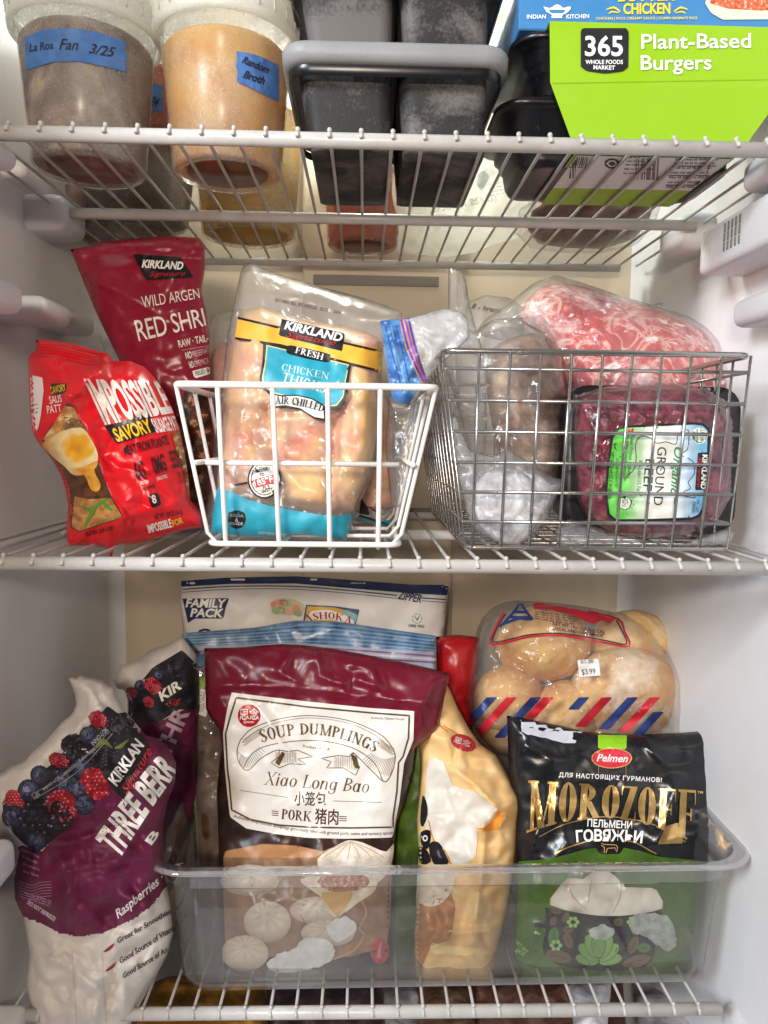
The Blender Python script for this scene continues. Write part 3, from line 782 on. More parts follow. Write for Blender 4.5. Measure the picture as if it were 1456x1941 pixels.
b.build('rim', M['panrim'], pan)
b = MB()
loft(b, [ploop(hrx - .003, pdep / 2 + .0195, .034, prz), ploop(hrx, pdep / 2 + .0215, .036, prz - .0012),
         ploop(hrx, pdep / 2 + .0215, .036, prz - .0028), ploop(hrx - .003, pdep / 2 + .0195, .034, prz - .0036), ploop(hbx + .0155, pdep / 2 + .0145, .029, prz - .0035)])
b.build('rim_edge', M['panedge_light'], pan)
# ------------------------------------------------------------------ top shelf
def nc(c1, c2, s=14.0, seed=0.0, c3=None, gain=1.6):
    a, b_, c = C(c1), C(c2), C(c3) if c3 else None
    def f(x, y):
        v = nz(x / s, y / s, seed) + .5 * nz(x / s * 2.3, y / s * 2.3, seed + 4)
        t = min(1, max(0, .5 + v * gain * .6))
        if c and t > .8: return mixc(b_, c, (t - .8) * 5)
        return mixc(a, b_, t)
    return f
INK = C('1b1d2e')
def deli(name, px, py, Y, r0, r1, h, fill, content, label, cup='cup', lid=True, z=None, base_mat=None, lift=.0):
    p = P(px, py, Y); z = (Z1 + .0008 if z is None else z) + lift
    t = thing(name, (p.x, Y, z), label, 'container', 'frozen soup tubs on the top shelf')
    c = (p.x, Y, z)
    cupb = MB(); lathe(cupb, c, [(r0 - .010, .0035), (r0 - .007, .0030), (r0 - .006, .0002), (r0 - .002, 0), (r0, .002), (lerp(r0, r1, .5), h * .5), (r1, h * .93), (r1 + .0012, h * .94), (r1 + .0016, h)], 56)
    lathe(cupb, c, [(.0005, .0035), (r0 - .010, .0035)], 56)
    cupb.build('cup', M[cup], t)
    fb = MB(); hf = h * fill
    lathe(fb, c, [(.0005, .0048), (r0 - .008, .0045), (r0 - .0015, .0035), (lerp(r0, r1, .5 * fill) - .0008, hf * .5), (lerp(r0, r1, fill) - .0008, hf - .004), (lerp(r0, r1, fill) - .004, hf), (.0005, hf + .002)], 48)
    fb.build('frozen_filling', M[content], t)
    if base_mat:
        bb = MB(); lathe(bb, c, [(.0005, .0015), (r0 - .0095, .0015), (r0 - .0095, .0030)], 40); bb.build('base_disc', M[base_mat], t)
    if lid:
        lb = MB(); R = r1 + .0045
        lathe(lb, c, [(r1 + .002, h - .010), (R, h - .0095), (R + .0006, h - .006), (R + .0002, h - .004), (R + .0002, h + .004), (R + .0016, h + .005), (R + .0020, h + .008), (R + .0004, h + .0105), (R - .003, h + .011), (R - .006, h + .0075), (.0005, h + .0075)], 64)
        for k in range(26):
            a = 2 * math.pi * k / 26; q = Vector((p.x + (R + .0004) * math.cos(a), Y + (R + .0004) * math.sin(a), z + h))
            rot = Matrix.Translation(q) @ Matrix.Rotation(a, 4, 'Z')
            rbox(lb, (-.0004, -.0006, -.0040), (.0005, .0006, .0042), 0, M=rot)
        lb.build('lid', M['lid'], t)
    return t, cupb
def tape(t, skin, pts, writing, col='4f7fc0'):
    b = MB(); k = Skin(skin, .5); poly(k, pts, C(col), 2, 0, 7, b=b, colfn=nc(col, '3f6fb2', 30, 3))
    for w in writing: w(k, b)
    return b.build('tape_label', M['tape'], t)

t1, c1 = deli('soup_tub', 172, 345, .530, .0370, .0440, .094, .86, 'stew', 'quart tub of grey brown frozen stew with a wide blue tape label, at the left', base_mat='brown_pack')
tape(t1, c1, [(47, 70), (80, 57), (115, 53), (150, 54), (190, 62), (241, 80), (236, 95), (243, 108), (237, 120), (242, 137), (200, 126), (150, 116), (100, 117), (49, 133)], [
    lambda k, b: text(k, 'La Roa', (56, 98), (101, 92), 15, INK, .012, .25, b=b, lay=4),
    lambda k, b: text(k, 'Fan', (112, 93), (148, 95), 20, INK, .012, .25, b=b, lay=4),
    lambda k, b: text(k, '3/25', (168, 100), (217, 108), 18, INK, .012, .25, b=b, lay=4)])
t2, c2 = deli('soup_tub', 432, 350, .533, .0368, .0440, .095, .84, 'broth', 'quart tub of orange frozen broth with a blue tape label on its right side', base_mat='broth_dark')
tape(t2, c2, [(448, 97), (470, 100), (495, 107), (520, 119), (529, 125), (529, 193), (505, 181), (485, 171), (465, 161), (448, 155), (451, 140), (447, 125), (450, 110)], [
    lambda k, b: text(k, 'Random', (458, 118), (508, 139), 13, INK, .03, .2, b=b, lay=4),
    lambda k, b: text(k, 'Broth', (460, 146), (500, 160), 14, INK, .03, .2, b=b, lay=4)])
# tubs further back
deli('soup_tub', 265, 395, .655, .040, .047, .060, .9, 'olive_soup', 'short tub of olive brown stew behind and between the two front tubs', lid=False)
t3, c3 = deli('soup_tub', 300, 200, .640, .036, .043, .052, .85, 'orange_soup', 'small tub of orange soup with blue tape, stacked behind the two front tubs', z=Z1 + .064)
tape(t3, c3, [(283, 155), (311, 163), (306, 178), (310, 192), (307, 214), (281, 206)], [lambda k, b: text(k, '24', (283, 197), (297, 203), 17, INK, .02, .2, b=b, lay=4)])
deli('soup_tub', 230, 420, .700, .046, .050, .070, .9, 'brown_pack', 'dark brown frozen tub at the back left of the top shelf', lid=False)
deli('soup_tub', 472, 430, .688, .0415, .050, .120, .86, 'yellow_fat', 'tall tub of pale yellow broth standing behind the orange broth tub', base_mat='yellow_fat')
deli('soup_tub', 688, 432, .715, .0330, .039, .110, .9, 'orange_soup', 'tub of reddish orange soup behind the dark silicone mould', base_mat='broth_dark')

# ---- silicone moulds
def mould(z0, yN, yF, label):
    t = thing('silicone_mould', (P(745, 200, yN).x, yN, z0), label, 'freezer mould', 'dark silicone moulds on the top shelf')
    h = .046
    for (a0, a1, a2, a3) in ((588, 741, 563, 744), (765, 921, 756, 928)):
        xb0, xb1 = P(a0, 295, yN).x, P(a1, 295, yN).x; xt0, xt1 = P(a2, 140, yN - .008).x, P(a3, 140, yN - .008).x
        b = MB(); L = []
        for f, zz, r in ((0, 0, .004), (0, .0006, .006), (.02, .004, .008), (.5, h * .5, .009), (1, h, .010)):
            e = .003 if zz == 0 else 0
            L.append([Vector((x, y, z0 + zz)) for x, y in rrect((lerp(xb0, xt0, f) + lerp(xb1, xt1, f)) / 2, (lerp(yN, yN - .006, f) + lerp(yF, yF + .006, f)) / 2, (lerp(xb1, xt1, f) - lerp(xb0, xt0, f)) / 2 - e, (lerp(yF, yF + .006, f) - lerp(yN, yN - .006, f)) / 2 - e, r)])
        loft(b, L, cap0=True); b.build('mould_cup', M['silicone'], t)
    zr0 = z0 + h - .002; x0, x1 = P(531, 120, yN - .018).x, P(970, 120, yN - .018).x; b = MB(); L = []
    cx, hx, cy, hy = (x0 + x1) / 2, (x1 - x0) / 2, (yN + yF) / 2, (yF - yN) / 2 + .019
    for e, zz in ((.020, .001), (.004, 0), (.0, .002), (-.0005, .009), (.0005, .0112), (.004, .0118), (.007, .009)):
        L.append([Vector((x, y, zr0 + zz)) for x, y in rrect(cx, cy, hx - e, hy - e, .016)])
    loft(b, L, cap1=True); b.build('rim', M['rim_grey'], t)
    b = MB(); L = [[Vector((x, y, zr0 + zz)) for x, y in rrect(cx, cy, hx - e, hy - e, .014)] for e, zz in ((.0035, -.0006), (.0035, -.006), (.0045, -.0065))]
    loft(b, L); b.build('skirt', M['black_plastic'], t)
    return t
mould(Z1 + .0008, .481, .592, 'dark two-cup silicone mould with a grey rim, resting directly on the top shelf')
mould(Z1 + .0008 + .058, .486, .586, 'second dark silicone mould stacked on top of the grey rimmed one')

# ---- plant based burgers in a green sleeve on two black trays
gz = Z1 + .001
A, B_ = P(1042, 40, .470), P(1043, 156, .470)
Ar = P(1500, 36, .470).x
Cn = onZ(1090, 290, gz); Dn = onZ(1402, 293, gz)
Yn = (Cn.y + Dn.y) / 2; dp = .098
sl = thing('burger_carton', (0.25, .47, gz), 'bright green plant burger sleeve round black trays, at the right end of the top shelf', 'food carton')
b = MB()
xs = [(A.x, Ar, A.z, .470), (B_.x, Ar, B_.z, .470), (Cn.x, Dn.x, gz, Yn)]
vs = []
for x0, x1, z, y in xs: vs += [(x0, y, z), (x1, y, z)]
for x0, x1, z, y in xs: vs += [(x0, y + dp, z), (x1, y + dp, z)]
GR = C('90bc0c')
b.add(vs, [(0, 2, 3, 1), (2, 4, 5, 3), (4, 10, 11, 5), (6, 0, 1, 7)], GR)
# tuck the sleeve onto a fine grid so the print follows it
k = Skin(b, .48)
poly(k, [(1101, 60), (1104, 53), (1188, 53), (1192, 60), (1191, 127), (1180, 135), (1147, 139), (1112, 134), (1101, 126)], C('17171a'), 1, s=6)
serif(k, '', (0, 0), (1, 1), 1, INK) if 0 else None
text(k, '365', (1109, 105), (1181, 105), 36, C('f2f2f0'), .02, lay=3)
text(k, 'WHOLE FOODS', (1110, 121), (1181, 121), 7.5, C('f2f2f0'), .02, lay=3)
text(k, 'MARKET', (1125, 131), (1166, 132), 7.5, C('f2f2f0'), .02, lay=3)
text(k, 'Plant-Based', (1216, 92), (1424, 90), 27, C('eeeee8'), .011, lay=2)
text(k, 'Burgers', (1215, 132), (1349, 131), 27, C('eeeee8'), .011, lay=2)
line(k, [(1046, 157), (1456, 150)], .9, C('86ab0c'), 1)
b.build('sleeve', M['card'], sl, False)
# underside label of the lower tray
b = MB()
for (y0, y1, col) in ((0, .62, 'e4e4e2'), (.62, 1, '94bf2c')):
    n_ = []
    for yy in (y0, y1):
        for s_, q in ((0, Cn.x), (1, Dn.x)):
            n_.append((q + (.002 if s_ == 0 else -.002), Yn + .004 + dp * yy * .98, gz - .0006))
    b.add(n_, [(0, 1, 3, 2)], C(col))
k = Skin(b, .52)
for i in range(17):
    x = 1056 + i * 3.6; line(k, [(x, 298), (x - 4, 314)], 1.2 + (i * 7 % 3) * .6, C('222222'), 1)
smallprint(k, (1052, 319), (1112, 318), 3.4, C('333333'), 3, 1)
ell(k, 1160, 310, 15, 10, C('333333'), 1); ell(k, 1160, 310, 11, 7, C('dededc'), 2); ell(k, 1160, 310, 6, 4, C('333333'), 3)
for i, yy in enumerate((300, 307, 314, 322, 330)): smallprint(k, (1190 - i * 2, yy), (1250 - i * 4, yy), 3.2, C('444444'), 9 + i, 1)
for i, yy in enumerate((297, 304, 311, 320, 329, 338, 347, 356)):
    smallprint(k, (1284 - i * 3, yy), (1368 - i * 6, yy), 3.6, C('2c2c2c'), 19 + i, 1)
    if i in (2, 4, 6): line(k, [(1280 - i * 3, yy + 4), (1370 - i * 6, yy + 4)], 1.6, C('2c2c2c'), 1)
for i, yy in enumerate((349, 356)): smallprint(k, (1020, yy), (1200, yy), 3.4, C('f0f4e0'), 40 + i, 1)
b.build('base_label', M['card'], sl, False)
def blacktray(zf, zb_, xl, xi, y0, y1, name='tray'):
    b = MB(); L = []
    xr_ = P(1440, 200, .47).x
    for e, z, r in ((.018, zb_, .010), (.013, zb_ + .0006, .013), (.0115, zb_ + .004, .015), (.010, lerp(zb_, zf, .45), .016), (.0085, lerp(zb_, zf, .46), .017), (.0085, lerp(zb_, zf, .62), .017), (.0065, lerp(zb_, zf, .63), .018), (.0060, zf - .0045, .018), (.0005, zf - .0040, .020), (0, zf - .0036, .020), (.0002, zf - .0008, .020), (.0008, zf, .020), (.006, zf + .0002, .018), (.007, zf - .003, .017)):
        x0 = xl + (e * 1.6)
        L.append([Vector((x, y, z)) for x, y in rrect((x0 + xr_) / 2, (y0 + y1) / 2, (xr_ - x0) / 2, (y1 - y0) / 2 - e, r)])
    loft(b, L, cap0=True, cap1=True); return b.build(name, M['black_plastic'], sl)
y0 = .474
blacktray(P(960, 200, .50).z, gz - .0002, P(938, 250, .50).x, 0, y0 + .012, y0 + .112)
blacktray(P(960, 90, .50).z, P(960, 196, .50).z, P(962, 150, .50).x, 0, y0 + .004, y0 + .112)
# ---- blue ready meal box on top of the sleeve
bz = A.z + .0012
bb = thing('meal_box', (.25, .49, bz), 'blue ready meal box with yellow lettering lying on the green burger sleeve', 'food carton')
b = MB(); rbox(b, (P(984, 36, .482).x, .482, bz), (Ar, .60, bz + .032), .0008, C('3d7fb8'), seg=1)
k = Skin(b, .482)
WH = C('f4f4f0'); YE = C('f2d51e')
text(k, 'INDIAN', (999, 35), (1035, 35), 7.5, WH, .015); text(k, 'KITCHEN', (1074, 35), (1117, 34), 7.5, WH, .015)
poly(k, [(1030, 12), (1044, 16), (1050, 10), (1056, 8), (1062, 10), (1068, 16), (1080, 11), (1084, 14), (1076, 24), (1064, 29), (1068, 34), (1044, 34), (1048, 29), (1036, 22)], WH, 1, s=6)
poly(k, [(1040, 18), (1073, 18), (1068, 25), (1044, 25)], C('3d7fb8'), 2, s=6)
text(k, 'BUTTER', (1172, 2), (1280, 0), 18, YE, .03)
text(k, 'CHICKEN', (1182, 26), (1271, 25), 19, YE, .03)
for sgn, x0 in ((-1, 1176), (1, 1278)):
    line(k, [(x0, 22), (x0 + sgn * 12, 14), (x0 + sgn * 26, 18)], [2, 4, 1.5], YE, 1, smooth=3)
    line(k, [(x0 + sgn * 2, 24), (x0 + sgn * 16, 22), (x0 + sgn * 22, 26)], [1.5, 3, 1], YE, 1, smooth=3)
text(k, 'CHICKEN | RICH, CREAMY SAUCE | CUMIN BASMATI RICE', (1130, 37), (1322, 36), 4.5, YE, .01)
poly(k, [(1337, 6), (1345, -20), (1480, -20), (1480, 36), (1370, 37), (1348, 24)], C('efe3c0'), 1, s=6)
poly(k, [(1346, 6), (1350, -20), (1480, -20), (1480, 18), (1440, 20), (1380, 16)], C('c8442a'), 2, s=4, colfn=nc('b8391f', 'e08058', 6, 2, 'f0c8a8'))
b.build('box', M['card'], bb, False)

# ---- soft packs at the back of the top shelf
w = Bag([(745, 330), (790, 300), (860, 320), (930, 290), (985, 320), (1000, 380), (1012, 420), (985, 450), (940, 462), (900, 478), (850, 488), (800, 484), (755, 478), (738, 430)], (.66, .742), .016, 60, .02, 7, amp=.003, scale=40, crink=.010, cscale=38, seed=3, edge=.003)
w.fill(C('e9e7de'))
text(w, '12', (893, 388), (905, 386), 8, C('3a3a3a')); text(w, '2.75LB (1.25KG)', (815, 404), (942, 380), 12, C('3c3c3c'), .0)
poly(w, [(906, 330), (918, 322), (928, 335), (922, 350), (912, 362), (904, 352)], C('3f9bd0'), 1, s=5, colfn=nc('3f9bd0', 'c8e0ea', 7, 4))
for i in range(4): smallprint(w, (928, 352 + i * 7), (956, 346 + i * 7), 4, C('555555'), 60 + i)
tag(w.b.build('frozen_bag', M['thin_white']), 'crumpled white bag printed with weight figures, back of the top shelf beside the dark moulds', 'frozen bag')
w = Bag([(1008, 400), (1040, 378), (1120, 372), (1210, 372), (1240, 385), (1230, 420), (1200, 455), (1140, 472), (1070, 470), (1020, 462), (1000, 435)], (.655, .738), .014, 50, .02, 7, amp=.003, scale=40, crink=.006, seed=8)
w.fill((1, 1, 1))
bm_ = thing('meat_pack', w.base(), 'reddish brown frozen meat in clear wrap behind the burger tray on the top shelf', 'meat pack')
w.b.build('frozen_meat', M['brown_pack'], bm_)
w2 = Bag([(985, 395), (1030, 368), (1120, 362), (1230, 362), (1256, 380), (1240, 430), (1205, 465), (1140, 480), (1060, 479), (1005, 470), (975, 440)], (.652, .740), .018, 50, .02, 8, amp=.003, crink=.012, cscale=40, seed=9)
w2.fill((1, 1, 1)); w2.b.build('clear_wrap', M['clear'], bm_)
# orange carton edge glowing behind the tubs at the very top
oc = MB(); q0, q1 = P(520, -20, .62), P(568, 80, .62)
rbox(oc, (q0.x, .62, q1.z), (q1.x, .66, q0.z), .001, C('d9631e'), seg=1)
tag(oc.build('frozen_carton', M['card'], None, False), 'thin orange carton standing at the back between the broth tub and the moulds', 'food carton')
# ------------------------------------------------------------------ middle shelf
RED = C('e0121f'); WH = C('f3f0ea'); BK = C('19171a')
def marque(k, quad, p0, p1, h, s0, s1, seed=1, sh=.22, bold=.035, lay=1):
    """black slanted plate with white capitals and a red handwritten word"""
    poly(k, quad, BK, lay, s=6)
    text(k, 'KIRKLAND', p0, p1, h, WH, bold, sh, lay=lay + 2)
    text(k, 'Signature', s0, s1, h * .62, C('c8242e'), 0, .55, lay=lay + 2)
# ---- red shrimp bag
def z3(*p): return [(x / 2.8, 430 + y / 2.8) for x, y in p]
def q3(x, y): return (x / 2.8, 430 + y / 2.8)
sh = Bag(z3((375, 120), (430, 106), (480, 100), (540, 76), (620, 70), (700, 63), (800, 55), (900, 48), (980, 54), (1060, 57), (1088, 110), (1086, 240), (1068, 340), (1095, 460), (1110, 580), (1115, 700), (1120, 850), (1132, 1000), (1130, 1300), (1095, 1560), (1000, 1600), (800, 1610), (720, 1560), (700, 1300), (690, 900), (630, 700), (560, 560), (500, 430), (430, 260)), (.605, .585), .019, 75, .02, 6,
         ridges=[(z3((395, 175), (700, 120), (1088, 150)), -.003, 7), (z3((520, 300), (650, 340), (760, 420)), .004, 10), (z3((1060, 330), (980, 420), (900, 440)), .004, 12)], amp=.0035, scale=55, crink=.0035, cscale=50, seed=21, edge=.003)
sh.fill(C('8e1430'))
def sd(*p): return z3(*p)
poly(sh, sd((930, 940), (985, 870), (1060, 860), (1115, 900), (1120, 1100), (1100, 1470), (1000, 1460), (940, 1200)), C('1d1512'), 1, s=6, colfn=nc('1d1512', '6b3a24', 15, 5, 'c08a5e'))
marque(sh, sd((706, 146), (830, 150), (955, 160), (992, 212), (1028, 268), (900, 276), (775, 283), (738, 212)), q3(752, 214), q3(972, 226), 14, q3(790, 262), q3(985, 258))
text(sh, 'ITM. / ART. 1681889', q3(968, 170), q3(1068, 172), 4, C('b98a92'))
text(sh, 'WILD ARGEN', q3(758, 430), q3(1062, 378), 22, WH, -.004, lay=3, h1=19)
text(sh, 'RED SHRI', q3(737, 607), q3(1096, 522), 40, WH, .004, lay=3, h1=33, spacing=.95)
text(sh, 'RAW · TAIL-', q3(950, 640), q3(1108, 606), 13, WH, .02, lay=3)
line(sh, [q3(965, 655), q3(1110, 630)], 1, C('d9a8b0'))
text(sh, 'NO', q3(988, 700), q3(1020, 694), 12, WH, .03); text(sh, 'PRESERVAT', q3(1024, 693), q3(1114, 668), 11, C('e4c4ca'), -.004)
text(sh, 'NO', q3(1008, 750), q3(1030, 745), 12, WH, .03); text(sh, 'CHEMICA', q3(1034, 744), q3(1112, 722), 11, C('e4c4ca'), -.004)
poly(sh, sd((1020, 765), (1112, 742), (1116, 780), (1034, 805)), WH, 1); text(sh, 'PEELED · D', q3(1040, 790), q3(1112, 770), 8, BK, .01, lay=3)
tag(sh.b.build('shrimp_bag', M['print_gloss']), 'tall dark red shrimp bag leaning behind the bright red sausage bag', 'frozen bag')

# ---- bright red sausage patty bag
im = Bag(z3((190, 600), (280, 604), (400, 622), (480, 648), (580, 675), (598, 712), (690, 712), (770, 745), (830, 810), (875, 880), (912, 960), (950, 1060), (980, 1200), (1000, 1330), (1010, 1450), (1075, 1530), (1078, 1592), (960, 1612), (830, 1655), (720, 1685), (608, 1692), (596, 1750), (580, 1752), (576, 1705), (470, 1690), (355, 1695), (352, 1600), (362, 1500), (350, 1400), (328, 1330), (280, 1240), (250, 1200), (205, 1150), (172, 1090), (160, 980), (152, 800), (150, 690), (196, 645)), (.515, .507), .030, 95, .03, 5,
         ridges=[(z3((598, 712), (480, 800), (375, 900), (420, 1010), (500, 1150), (545, 1320), (600, 1450), (655, 1545)), .016, 26), (z3((195, 660), (400, 700), (598, 712)), -.006, 14), (z3((375, 900), (290, 780), (200, 690)), .008, 14),
                 (z3((430, 760), (560, 830)), .004, 8), (z3((205, 1150), (300, 1190), (370, 1310)), .005, 10), (z3((655, 1545), (800, 1500), (1000, 1450)), .005, 12), (z3((590, 1690), (680, 1600)), .005, 8)],
         bumps=[(290, 700, 60, 60, .010), (250, 880, 60, 90, .006)], amp=.002, scale=45, crink=.005, cscale=42, seed=6, edge=.002)
im.fill(RED)
zz = z3
for i, dy in enumerate((0, 16, 32, 48, 64)):
    line(im, z3((196, 625 + dy * .9), (330, 632 + dy), (470, 665 + dy), (590, 690 + dy * .45)), 1.6, C('b50d18'), 1, smooth=3)
poly(im, z3((160, 785), (225, 800), (232, 870), (215, 1010), (200, 1080), (178, 1086), (166, 980)), C('f0e8e6'), 1)
for i in range(3): smallprint(im, q3(166, 950 + i * 22), q3(202, 944 + i * 22), 3, BK, 70 + i)
# picture on the side gusset
poly(im, z3((222, 1135), (265, 1060), (330, 1000), (352, 930), (395, 950), (420, 1020), (470, 1110), (515, 1200), (545, 1320), (590, 1430), (655, 1540), (560, 1575), (420, 1620), (375, 1600), (365, 1500), (372, 1400), (345, 1330), (290, 1250), (250, 1210)), C('5a3418'), 1, s=6, colfn=nc('38200f', '6d421f', 16, 3))
poly(im, z3((226, 1130), (290, 1040), (345, 950), (395, 960), (425, 1030), (400, 1075), (330, 1090), (280, 1140)), C('d9a765'), 2, s=5, colfn=nc('b9783a', 'e0b070', 14, 5, 'f0d09a'))
poly(im, z3((330, 1055), (380, 1010), (430, 1030), (465, 1090), (440, 1100), (350, 1085)), C('8a6a44'), 3, s=5, colfn=nc('5d3c22', 'a07a50', 9, 6))
def egg(x, y):
    d = math.hypot((x - 148) / 30, (y - 848) / 30) + .35 * nz(x / 14, y / 14, 3)
    if d < .75: return mixc(C('ee9812'), C('f6bb30'), d / .75)
    if d < 1.1: return mixc(C('f6bb30'), C('f3dfa8'), (d - .75) / .35)
    return mixc(C('f3dfa8'), C('d9a050'), min(1, (d - 1.1) * 1.1))
poly(im, z3((225, 1150), (330, 1085), (430, 1065), (480, 1120), (520, 1210), (500, 1290), (400, 1320), (340, 1270), (270, 1210)), C('f0d8a0'), 4, s=3, smooth=3, colfn=egg)
poly(im, z3((390, 1290), (450, 1270), (520, 1240), (500, 1290), (535, 1370), (515, 1405), (480, 1390), (450, 1320)), C('e89a2a'), 6, s=3, smooth=3, colfn=nc('e0901c', 'f0b448', 12, 8))
poly(im, z3((395, 1430), (470, 1445), (590, 1440), (650, 1540), (540, 1575), (420, 1615), (380, 1590)), C('b07840'), 3, s=5, colfn=nc('9a6230', 'd09a58', 12, 9))
for pl in (((425, 1480), (480, 1500), (540, 1460), (578, 1442)), ((520, 1465), (480, 1530), (450, 1590)), ((540, 1455), (575, 1490), (598, 1505))):
    line(im, z3(*pl), [2, 8, 7, 3], C('5d8a2c'), 7, smooth=4)
poly(im, z3((270, 832), (355, 828), (350, 872), (310, 898), (268, 890)), BK, 1, s=6)
text(im, 'SAVORY', q3(274, 886), q3(352, 868), 13, C('f4c61c'), .02, lay=3)
text(im, 'SAUS', q3(265, 940), q3(330, 928), 14, WH, .01, lay=3); text(im, 'PATT', q3(252, 990), q3(328, 980), 14, WH, .01, lay=3)
# big condensed white word, drawn tall along the curved top
text(im, 'IMPOSSIBLE', q3(552, 1040), q3(925, 978), 88, WH, .035, lay=3, h1=60, lean=(-.42, -.90))
poly(im, z3((553, 1058), (792, 992), (830, 1085), (618, 1152)), C('2a1418'), 2)
text(im, 'SAVORY', q3(622, 1140), q3(815, 1084), 25, C('f4c61c'), .03, lay=4, lean=(-.42, -.93))
text(im, 'SAUSAGE PATT', q3(830, 1090), q3(968, 1072), 27, WH, .03, lay=4, lean=(-.42, -.90))
text(im, 'MEAT FROM PLANTS', q3(664, 1212), q3(900, 1152), 17, C('3a1018'), .03, lay=3, lean=(-.3, -.95))
for s_, x0, y0, x1, y1 in (('6G', 727, 1342, 778, 1328), ('0MG', 822, 1312, 890, 1290), ('55%', 922, 1280, 975, 1268)):
    text(im, s_, q3(x0, y0), q3(x1, y1), 32, C('3a1018'), .03, lay=3, lean=(-.28, -.96))
text(im, 'PROTEIN', q3(746, 1370), q3(790, 1360), 6, C('f0d8d4'), .02); text(im, 'PER SERVING', q3(758, 1402), q3(824, 1382), 6, C('3a1018'), .02)
text(im, 'CHOLESTEROL', q3(834, 1346), q3(890, 1330), 6, C('f0d8d4'), .02)
for i in range(5): smallprint(im, q3(942 + i * 3, 1310 + i * 13), q3(994 + i, 1300 + i * 12), 3, C('4a1018'), 80 + i)
poly(im, z3((782, 1424), (838, 1408), (858, 1475), (806, 1495)), C('2a1418'), 2); text(im, '8', q3(812, 1468), q3(834, 1462), 15, C('e8c8c0'), .03, lay=4)
text(im, 'NET WT. 12.8 OZ (363 g)', q3(824, 1555), q3(970, 1520), 9, C('3a1018'), .03, lay=3)
poly(im, z3((915, 1105), (960, 1080), (985, 1150), (1000, 1300), (1004, 1440), (975, 1300), (935, 1180)), C('caa66a'), 2, s=5, colfn=nc('7a4a20', 'd8b878', 10, 2, 'f0e0b8'))
text(im, 'IMPOSSIBLE', q3(790, 1625), q3(915, 1592), 15, WH, .03, lay=3); text(im, 'FOR', q3(920, 1590), q3(975, 1570), 11, C('e8c020'), .03, lay=3)
smallprint(im, q3(450, 1632), q3(620, 1590), 4, C('4a1010'), 91); smallprint(im, q3(455, 1645), q3(600, 1608), 4, C('4a1010'), 92)
for i in range(7): smallprint(im, q3(288 + i * 8, 1290 + i * 22), q3(345 + i * 3, 1300 + i * 22), 3, C('5a0c14'), 100 + i)
tag(im.b.build('sausage_bag', M['print_gloss']), 'bright red sausage patty bag standing left of the white wire basket', 'frozen bag')

# ---- chicken thighs in clear film, in the white basket
def z4(*p): return [(310 + x / 2.696, 480 + y / 2.696) for x, y in p]
def q4(x, y): return (310 + x / 2.696, 480 + y / 2.696)
ch_out = z4((425, 38), (500, 70), (590, 105), (690, 135), (780, 162), (860, 185), (1000, 222), (1110, 258), (1222, 300), (1215, 345), (1150, 420), (1120, 480), (1116, 600), (1110, 800), (1104, 950), (1080, 1100), (1030, 1220), (985, 1310), (945, 1475), (850, 1470), (600, 1468), (260, 1465), (188, 1442), (200, 1400), (235, 1200), (270, 900), (310, 560), (330, 400), (370, 200), (395, 90))
chY = (.580, .527)
mt = Bag(z4((400, 300), (500, 268), (620, 310), (760, 345), (900, 365), (1040, 400), (1112, 440), (1108, 600), (1095, 800), (1080, 1000), (1035, 1150), (965, 1320), (840, 1335), (680, 1310), (560, 1280), (420, 1260), (280, 1240), (262, 1150), (300, 900), (320, 650), (350, 450)), (.572, .529), .024, 60, .016, 7,
         bumps=[(q4(450, 450)[0], q4(450, 450)[1], 40, 60, .006), (*q4(1010, 800), 40, 110, .007), (*q4(700, 1000), 60, 80, .007), (*q4(380, 900), 50, 60, .006), (*q4(760, 1250), 70, 30, .006)],
         ridges=[(z4((520, 800), (560, 1050), (590, 1290)), -.014, 10), (z4((880, 500), (870, 900), (850, 1300)), -.013, 10), (z4((330, 780), (520, 850), (900, 830)), -.012, 9), (z4((560, 1050), (720, 1090), (870, 1040)), -.008, 8)], amp=.004, scale=40, seed=4)
mt.fill((1, 1, 1))
ck = thing('chicken_pack', mt.base(), 'clear pack of raw chicken thighs with a turquoise label, upright in the white basket', 'meat pack')
mt.b.build('chicken_meat', M['chicken'], ck)
film = Bag(ch_out, chY, .030, 60, .022, 6, ridges=[(z4((330, 560), (300, 1000), (240, 1420)), .002, 6), (z4((1080, 900), (1050, 1080), (1030, 1200)), .004, 7)], amp=.002, scale=40, crink=.0035, cscale=48, seed=5, edge=.002)
film.fill((1, 1, 1))
TQ = C('2aa0b8'); OR = C('f2b740')
k = film; pb_ = MB(); pb_.v = []
k0 = k.b; k.b = pb_
poly(k, z4((380, 326), (590, 375), (930, 455), (1130, 492), (1112, 610), (900, 555), (600, 475), (364, 438)), OR, 1)
line(k, z4((380, 330), (600, 382), (930, 460), (1128, 505)), 4.5, BK, 2); line(k, z4((366, 434), (600, 470), (900, 550), (1112, 604)), 4.5, BK, 2)
poly(k, z4((510, 455), (960, 560), (945, 640), (935, 740), (895, 800), (820, 800), (560, 735), (500, 690), (490, 640), (505, 560)), BK, 1)
poly(k, z4((526, 468), (948, 568), (934, 640), (920, 735), (885, 782), (820, 782), (570, 720), (512, 682), (502, 640), (518, 560)), C('d8cf8a'), 2)
poly(k, z4((532, 475), (942, 573), (928, 640), (914, 730), (880, 774), (820, 774), (574, 712), (518, 678), (509, 640), (524, 560)), TQ, 3)
poly(k, z4((605, 335), (928, 410), (912, 500), (588, 420)), BK, 3)
text(k, 'KIRKLAND', q4(616, 385), q4(910, 452), 15, WH, .035, .15, lay=5)
text(k, 'Signature', q4(622, 425), q4(880, 470), 10, C('c0262c'), 0, .5, lay=5)
poly(k, z4((650, 470), (840, 512), (848, 530), (836, 558), (640, 515), (634, 490)), BK, 4, smooth=3)
serif(k, 'FRESH', q4(672, 508), q4(812, 546), 12, WH, t=.2, lay=6)
